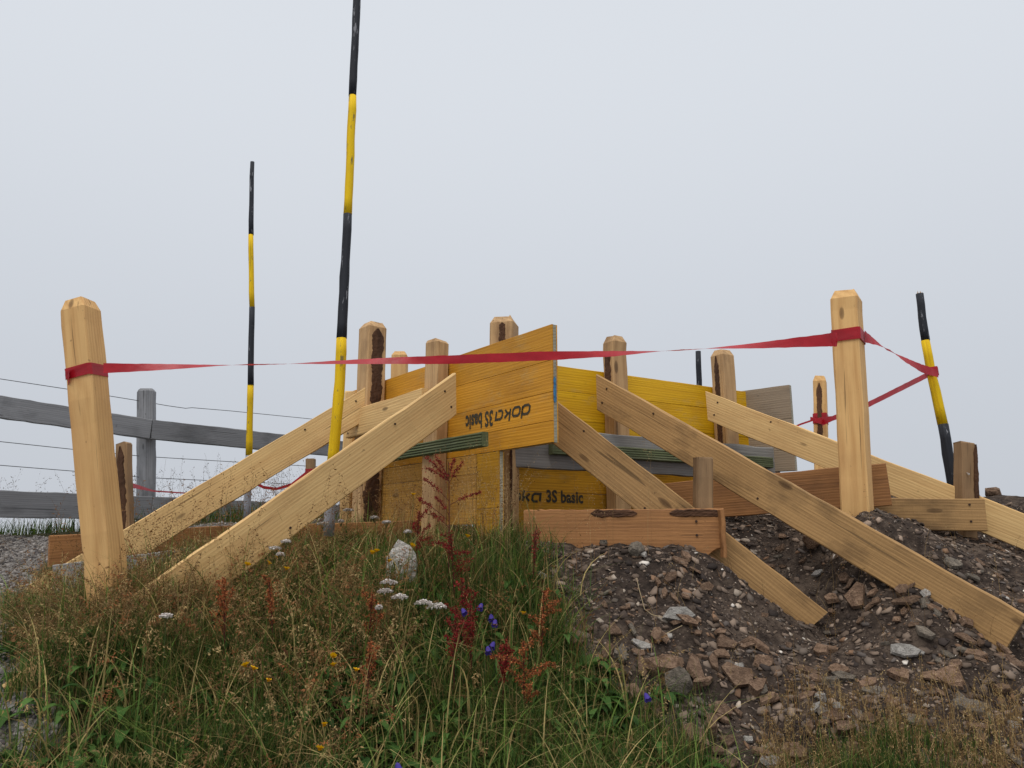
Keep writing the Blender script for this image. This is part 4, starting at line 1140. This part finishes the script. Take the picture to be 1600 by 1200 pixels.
tag(link('bank_grass', np_mesh('bank_grass', *merge([V1, V2, V3])), M['plant']), 'short dry grass and stalks on the shale', 'grass', kind='stuff')
# broad leaves low in the grass
def leaf_strip(base, az, L, w, bend, col, S=5):
    n = len(L); s = np.linspace(0, 1, S + 1); prof = np.sin(np.pi * np.clip(s * 0.94 + 0.06, 0, 1)) ** 0.8
    hor = L[:, None] * s; ver = L[:, None] * (bend[:, None] * s - (bend[:, None] + 0.25) * s ** 2 * 0.8)
    ca, sa = np.cos(az)[:, None], np.sin(az)[:, None]
    c = np.stack([base[:, 0:1] + ca * hor, base[:, 1:2] + sa * hor, base[:, 2:3] + ver], -1)
    d = np.stack([-np.sin(az), np.cos(az), np.zeros(n)], -1)[:, None]
    ww = (w[:, None] * prof / 2)[..., None]; up = np.array([0, 0, 1.0]) * ww * 0.3
    V = np.stack([c - d * ww + up, c, c + d * ww + up], 2).reshape(-1, 3)
    b = (np.arange(n) * 3 * (S + 1))[:, None]; i = np.arange(S)[None] * 3
    Q = np.concatenate([np.stack([b + i, b + i + 1, b + i + 4, b + i + 3], -1), np.stack([b + i + 1, b + i + 2, b + i + 5, b + i + 4], -1)], 1).reshape(-1, 4)
    return V, Q, np.repeat(col, 3 * (S + 1), 0)
x, y = meadow(620, 1.75, 2.9); parts = []
for xi, yi in zip(x, y):
    k = random.randint(3, 7)
    parts.append(leaf_strip(np.repeat(base_at(np.array([xi]), np.array([yi])) + [[0, 0, 0.02]], k, 0), RNG.uniform(0, 6.28, k), RNG.uniform(0.04, 0.11, k), RNG.uniform(0.015, 0.04, k), RNG.uniform(0.5, 1.6, k), cols(k, [(64, 96, 40), (54, 84, 38), (80, 110, 52)])))
tag(link('meadow_herbs', np_mesh('meadow_herbs', *merge(parts)), M['plant']), 'broad green leaves low among the grass', 'herbs', kind='stuff')

# ---- single flowering plants
def plant(name, label, cat, group, pos):
    o = empty(name, pos); tag(o, label, cat, group); return o
def part_np(name, V, Q, C, parent): return link(name, np_mesh(name, V, Q, C), M['plant'], parent)
def stem_to(root, foot, head, col, rad=0.0012, sag=0.02, name='stem'):
    mid = foot.lerp(head, 0.5) + Vector((random.uniform(-1, 1), random.uniform(-1, 1), 0)) * sag
    pts = []
    for i in range(7):
        f = i / 6; pts.append(foot * (1 - f) ** 2 + mid * 2 * f * (1 - f) + head * f ** 2)
    Vv, Ff = tube(pts, [rad * (1.2 - 0.5 * i / 6) for i in range(7)], 4, cap=False)
    Vv = np.array([tuple(v) for v in Vv]); part_np(name, Vv, np.array(Ff), np.repeat(np.array([lin(*col)[:3]]), len(Vv), 0), root)
    return pts
def ground_under(p, dx=0.0, dy=0.0): return Vector((p.x + dx, p.y + dy, Hs(p.x + dx, p.y + dy) + CZ - 0.01))
# yarrow
def florets(c, n, R, r, dome, colr):
    k = np.arange(n) + 0.5; a = k * 2.399963; q = np.sqrt(k / n)
    q = q * RNG.uniform(0.9, 1.08, n)
    ctr = np.stack([c.x + R * q * np.cos(a), c.y + R * q * np.sin(a), c.z - dome * q ** 2 + RNG.normal(0, 0.0012, n)], -1)
    m = 6; ang = np.arange(m) * 2 * np.pi / m
    rr_ = r * RNG.uniform(0.75, 1.15, n)[:, None]
    tl = RNG.normal(0, 0.25, (n, 2))
    px_ = rr_ * np.cos(ang)[None]; py_ = rr_ * np.sin(ang)[None]
    V = np.stack([ctr[:, 0:1] + px_, ctr[:, 1:2] + py_, ctr[:, 2:3] + px_ * tl[:, 0:1] + py_ * tl[:, 1:2] - 0.0004], -1)
    Vd = np.stack([ctr[:, 0:1] + 0.5 * px_, ctr[:, 1:2] + 0.5 * py_, ctr[:, 2:3] - 0.006 + 0 * px_], -1)
    V = np.concatenate([V, Vd], 1).reshape(-1, 3)
    b = (np.arange(n) * 12)[:, None]
    top = np.stack([b[:, 0], b[:, 0] + 1, b[:, 0] + 2, b[:, 0] + 3], -1); top2 = np.stack([b[:, 0] + 3, b[:, 0] + 4, b[:, 0] + 5, b[:, 0]], -1)
    j = np.arange(6)[None]; sd = np.stack([b + j, b + (j + 1) % 6, b + 6 + (j + 1) % 6, b + 6 + j], -1).reshape(-1, 4)
    return V, np.concatenate([top, top2, sd]), np.repeat(cols(n, [colr], 0.85, 1.08), 12, 0)
Y_LAB = {(607, 905): 'topmost white yarrow head of the cluster below the pale leaning stone', (602, 919): 'middle white yarrow head of the cluster below the leaning stone', (625, 928): 'lowest white yarrow head of the three below the leaning stone',
         (661, 937): 'white yarrow head between the leaning-stone cluster and the widest head', (683, 942): 'widest white yarrow head, closest to the dark red sorrel',
         (430, 853): 'white yarrow head under the long brace, largest of three there', (447, 843): 'white yarrow head touching the lower edge of the long brace', (438, 863): 'smallest white yarrow head under the long brace',
         (545, 794): 'white yarrow head beside the foot of the split post', (505, 815): 'white yarrow head at the bare foot of the tall pole', (533, 812): 'tiny white yarrow head between the tall pole and the split post',
         (585, 806): 'white yarrow head in front of the split post', (604, 813): 'white yarrow head in front of the tan boarding', (260, 958): 'lone white yarrow head in the grass near the leaning post',
         (592, 946): 'small pinkish-white yarrow head beside the narrow rust sorrel', (637, 828): 'white yarrow head just above the pale leaning stone'}
for (px, py, wpx) in [(607, 905, 25), (602, 919, 23), (625, 928, 25), (661, 937, 24), (683, 942, 30), (430, 853, 18), (447, 843, 15), (438, 863, 12), (545, 794, 17), (505, 815, 20), (533, 812, 9), (585, 806, 13), (604, 813, 13), (260, 958, 19), (592, 946, 10), (637, 828, 12)]:
    c = on_ray(px, py, 0.25 if py > 830 else 0.2, 2.0, 4.0)
    R_ = wpx * c.y / F / 2
    root = plant('yarrow', Y_LAB[(px, py)], 'flower', 'white yarrow in the grass', ground_under(c))
    stem_to(root, ground_under(c, random.uniform(-.03, .03), 0.02), c - Vector((0, 0, 0.012)), (92, 104, 62), 0.0013)
    part_np('flower_head', *florets(c, int(26 + wpx * 1.2), R_, 0.0036, R_ * 0.35, (226, 218, 212)), root)
    rays = []
    for k in range(7):
        a = 6.283 * k / 7; rays.append((c - Vector((0, 0, 0.03)), c + Vector((math.cos(a) * R_ * 0.75, math.sin(a) * R_ * 0.75, -0.007))))
    Vv, Ff = [], []
    for a_, b_ in rays:
        v_, f_ = tube([a_, b_], [0.0007, 0.0007], 3, cap=False); o_ = len(Vv); Vv += [tuple(q) for q in v_]; Ff += [tuple(i + o_ for i in f) for f in f_]
    part_np('flower_stalks', np.array(Vv), np.array(Ff), np.repeat(np.array([lin(92, 104, 62)[:3]]), len(Vv), 0), root)
# yellow flowers
Yl = [(435, 870), (421, 880), (387, 883), (448, 889), (582, 864), (589, 861), (645, 853), (608, 877), (383, 1040), (397, 1045), (420, 1063), (521, 1026), (521, 1039), (557, 1047), (507, 1132), (500, 1170), (818, 958), (731, 838), (474, 824), (646, 773)]
YL_LAB = ['yellow flower at the lower edge of the long brace', 'yellow flower below the yarrow under the long brace', 'outermost yellow flower under the long brace', 'lowest yellow flower near the yarrow under the long brace',
          'one of two touching yellow flowers near the leaning stone, the lower', 'one of two touching yellow flowers near the leaning stone, the upper', 'yellow flower on the edge of the leaning stone', 'yellow flower just beside the leaning stone',
          'outer of three yellow flowers in the lower grass', 'middle of three yellow flowers in the lower grass', 'lowest of three yellow flowers in the lower grass',
          'upper of two stacked yellow flowers among brown seed heads', 'lower of two stacked yellow flowers among brown seed heads', 'yellow flower beside the stacked pair among brown seed heads',
          'yellow flower low in the dark grass', 'lowest yellow flower near the bottom of the grass', 'yellow flower beside the pale rust sorrel near the shale', 'yellow flower in front of the narrow yellow panel end',
          'yellow flower beside the foot of the tall pole', 'yellow flower on a tall stem before the tan boarding']
for (px, py), ylab in zip(Yl, YL_LAB):
    c = on_ray(px, py, 0.23 if py > 800 else 0.36, 1.9, 4.0)
    root = plant('yellow_flower', ylab, 'flower', 'yellow flowers in the grass', ground_under(c))
    stem_to(root, ground_under(c, random.uniform(-.03, .03), 0.01), c, (84, 100, 50), 0.0009)
    R_ = random.uniform(0.008, 0.012); k = 7; tx, ty = random.uniform(-.5, .5), random.uniform(-0.9, 0.1)
    Vv, Ff = [], []
    for i in range(k):
        a = 6.283 * i / k + random.uniform(-.1, .1); o_ = len(Vv)
        for (q, s_) in ((0.1, 0), (0.65, -0.42), (1.0, 0), (0.65, 0.42)):
            xx = R_ * (q * math.cos(a) - s_ * math.sin(a)); yy_ = R_ * (q * math.sin(a) + s_ * math.cos(a))
            Vv.append((c.x + xx, c.y + yy_, c.z + xx * tx + yy_ * ty + R_ * 0.5 * q))
        Ff.append((o_, o_ + 1, o_ + 2, o_ + 3))
    part_np('petals', np.array(Vv), np.array(Ff), cols(len(Vv), [(232, 178, 16)], 0.9, 1.05), root)
    part_np('flower_centre', *florets(c + Vector((0, 0, 0.004)), 7, R_ * 0.35, 0.0022, 0.001, (214, 150, 14)), root)
# violet bellflowers
for (px, py) in [(753, 943), (767, 960), (774, 968), (772, 1003), (762, 1010), (722, 951), (620, 1192), (1008, 1083)]:
    c = on_ray(px, py, 0.2, 1.9, 3.6)
    root = plant('bellflower', 'violet bellflower nodding beside the red sorrel' if px < 800 and py < 1100 else ('violet bellflower at the very bottom of the grass' if py > 1100 else 'single violet bellflower at the edge of the shale'), 'flower',
                 'violet bellflowers beside the sorrel' if px < 800 and py < 1100 else None, ground_under(c))
    stem_to(root, ground_under(c, random.uniform(-.02, .02), 0.02), c + Vector((0, 0, 0.012)), (70, 84, 50), 0.0008)
    k = 10; Vv, Ff = [], []; tl = Vector((random.uniform(-.5, .5), -0.6, -0.7)).normalized(); u_ = tl.orthogonal().normalized(); w_ = tl.cross(u_)
    for lv, (d_, rad_) in enumerate(((0, 0.002), (0.005, 0.006), (0.013, 0.0075), (0.02, 0.011))):
        for i in range(k):
            a = 6.283 * i / k; dd = d_ + (0.004 if lv == 3 and i % 2 else 0)
            Vv.append(tuple(c + tl * dd + (u_ * math.cos(a) + w_ * math.sin(a)) * rad_))
    for lv in range(3):
        for i in range(k): Ff.append((lv * k + i, lv * k + (i + 1) % k, (lv + 1) * k + (i + 1) % k, (lv + 1) * k + i))
    part_np('bell', np.array(Vv), np.array(Ff), cols(len(Vv), [(76, 62, 146)], 0.85, 1.1), root)
# sorrel: stem, branches and red seed spikes
def sorrel(label, foot, top, branches, colr, bead=0.0048, dens=1.0, group=None):
    root = plant('sorrel', label, 'plant', group, foot)
    pts = stem_to(root, foot, top, (96, 52, 44), 0.0022, 0.012)
    Vb, Fb, beads = [], [], []
    for (f, end, st0) in branches:
        i = min(5, int(f * 6)); a_ = pts[i].lerp(pts[i + 1], f * 6 - i)
        ctl = a_.lerp(end, 0.5) + Vector((0, 0, 0.012)); seq = [a_ * (1 - s) ** 2 + ctl * 2 * s * (1 - s) + end * s ** 2 for s in [j / 8 for j in range(9)]]
        v_, f_ = tube(seq, [0.0011] * 9, 4, cap=False); o_ = len(Vb); Vb += [tuple(q) for q in v_]; Fb += [tuple(q + o_ for q in g) for g in f_]
        L_ = sum((seq[j + 1] - seq[j]).length for j in range(8)); m_ = int(L_ / 0.0009 * dens)
        for _ in range(m_):
            s = st0 + (1 - st0) * random.random(); j = min(7, int(s * 8)); p = seq[j].lerp(seq[j + 1], s * 8 - j)
            if math.sin(s * 46 + f * 30) < -0.55: continue
            g = 0.0056 * (1.1 - 0.55 * s); beads.append(tuple(p + Vector((random.gauss(0, g), random.gauss(0, g), random.gauss(0, g)))))
    if Vb: part_np('branch', np.array(Vb), np.array(Fb), np.repeat(np.array([lin(100, 50, 42)[:3]]), len(Vb), 0), root)
    B = np.array(beads); n = len(B)
    parts = [spikelets(B + RNG.normal(0, 0.001, B.shape), RNG.normal(0, 1, B.shape), np.full(n, bead) * RNG.uniform(.8, 1.5, n), np.full(n, bead) * RNG.uniform(.8, 1.2, n), cols(n, colr, 0.65, 1.2)) for _ in range(2)]
    part_np('seed_spike', *merge(parts), root)
    lv = leaf_strip(np.repeat(np.array([[foot.x, foot.y, foot.z + 0.03]]), 5, 0), RNG.uniform(0, 6.28, 5), RNG.uniform(0.05, 0.1, 5), RNG.uniform(0.014, 0.024, 5), RNG.uniform(0.8, 1.8, 5), cols(5, [(70, 92, 44), (104, 62, 44)]))
    part_np('leaf', *lv, root)
RED = [(144, 40, 42), (116, 30, 36), (158, 58, 50), (124, 48, 38)]
RUST = [(172, 98, 58), (146, 74, 46), (186, 116, 70), (128, 90, 52)]
Ys = 2.85
def pp(px, py, dy=0.0): return P(px, py, Ys + dy)
ft = ground_under(pp(700, 930)); tp_ = pp(701, 722)
zz = lambda py: (P(700, py, Ys).z - ft.z) / (tp_.z - ft.z)
sorrel('tall red sorrel with spread branches in front of the tan boarding', ft, tp_,
       [(zz(752), pp(666, 715, .02), .1), (zz(750), pp(680, 712, -.02), .1), (zz(748), pp(709, 718, .01), .3), (zz(756), pp(723, 722, -.01), .25), (zz(752), pp(664, 731), .15),
        (zz(783), pp(662, 748, .03), .3), (zz(790), pp(752, 769, -.02), .35), (zz(805), pp(680, 776), .3), (zz(815), pp(650, 777, .03), .5), (zz(825), pp(672, 801, .04), .3)], RED)
for (px, py, n, hpx, sp_, Y0, colr, lb) in [
    (704, 832, 9, 90, 40, 2.92, RED, 'dense red sorrel clump below the tall sorrel'), (722, 905, 7, 70, 30, 2.85, RED, 'dark red sorrel stalk beside the violet bellflowers'),
    (655, 802, 6, 60, 24, 3.1, RED, 'small red sorrel sprig close to the pale slab'), (735, 945, 6, 75, 20, 2.75, RED, 'red sorrel spikes bending over the violet bellflowers'),
    (712, 960, 6, 85, 22, 2.7, RED, 'dark red sorrel low in the grass below the yarrow'), (792, 1000, 6, 55, 14, 2.6, RED, 'single upright dark red sorrel spike'),
    (818, 1005, 11, 110, 52, 2.5, RUST, 'rust-orange sorrel spreading in the lower grass'), (850, 925, 8, 90, 34, 2.72, RUST, 'pale rust sorrel at the edge of the shale'),
    (582, 930, 7, 70, 18, 2.75, RUST, 'narrow rust-brown sorrel beside the yarrow cluster'), (350, 905, 8, 80, 24, 2.75, RUST, 'rust-brown sorrel in front of the long brace'),
    (420, 905, 6, 70, 24, 2.85, RUST, 'faded rust sorrel among the brown seeding grass'), (578, 1012, 4, 40, 12, 2.5, RUST, 'tiny rust sorrel tuft among brown grass'),
    (838, 822, 5, 60, 14, 3.08, RED, 'thin red and green dock stalk in front of the reddish board')]:
    Y0 = on_ray(px, py + hpx * 0.5, 0.2, 1.9, 3.9).y; top = P(px, py, Y0); ft = ground_under(top, random.uniform(-.02, .02), 0.03)
    br = []
    for k in range(n):
        f = 0.45 + 0.5 * k / n; a = random.uniform(-1, 1)
        br.append((f, P(px + a * sp_, py + (1 - f) * hpx * 1.3 + random.uniform(-8, 14) - 12, Y0 + random.uniform(-.05, .05)), 0.12))
    br.append((0.7, top + Vector((0, 0, 0.004)), 0.0))
    sorrel(lb, ft, top, br, colr, dens=0.35 if 'dock' in lb else 1.0)

# pale straws on the shale and the crack in the longest brace
def straw(pix, label):
    pts = []
    for px, py in pix:
        p = on_ray(px, py, 0.02); pts.append(Vector((p.x, p.y, Hs(p.x, p.y) + CZ + 0.018)))
    Vv, Ff = tube(pts, [0.0013] * len(pts), 4)
    o = link('dry_straw', np_mesh('dry_straw', np.array([tuple(v) for v in Vv]), np.array(Ff[:-2]), np.repeat(np.array([lin(186, 166, 132)[:3]]), len(Vv), 0)), M['plant'])
    tag(o, label, 'straw')
straw([(995, 907), (999, 925), (1007, 948), (1019, 965), (1045, 969), (1076, 974)], 'long bent pale straw lying on the shale below the waney board')
straw([(1016, 984), (1040, 983), (1066, 978)], 'short pale straw beside the long bent straw')
b2 = [o for o in FW.children if o.get('label', '').startswith('longest brace')][0]
mb = world_of(b2); inv = mb.inverted()
rz_ = random.Random(8)
yf = min((v.co.y for v in b2.data.vertices), key=lambda q: (mb @ Vector((1.0, q, 0))).y)
c0 = inv @ P(1303, 786, 3.0)
pl = inv @ Vector((0, 0, CZ))
def on_face(px, py):
    d = (inv @ P(px, py, 3.0)) - pl; t_ = (yf * 1.08 - pl.y) / d.y
    return pl + d * t_
Vc, Fc = [], []
for i, (px, py) in enumerate([(1305, 785.5), (1300, 789), (1298, 794), (1293, 798), (1290, 803), (1286, 808)]):
    w_ = (3.2, 2.6, 2.0, 1.8, 1.2, 0.2)[i]; Vc += [on_face(px - w_, py), on_face(px + w_, py + 0.6)]
link('crack', py_mesh('crack', Vc, [(2 * i, 2 * i + 1, 2 * i + 3, 2 * i + 2) for i in range(5)]), M['bark'], b2)
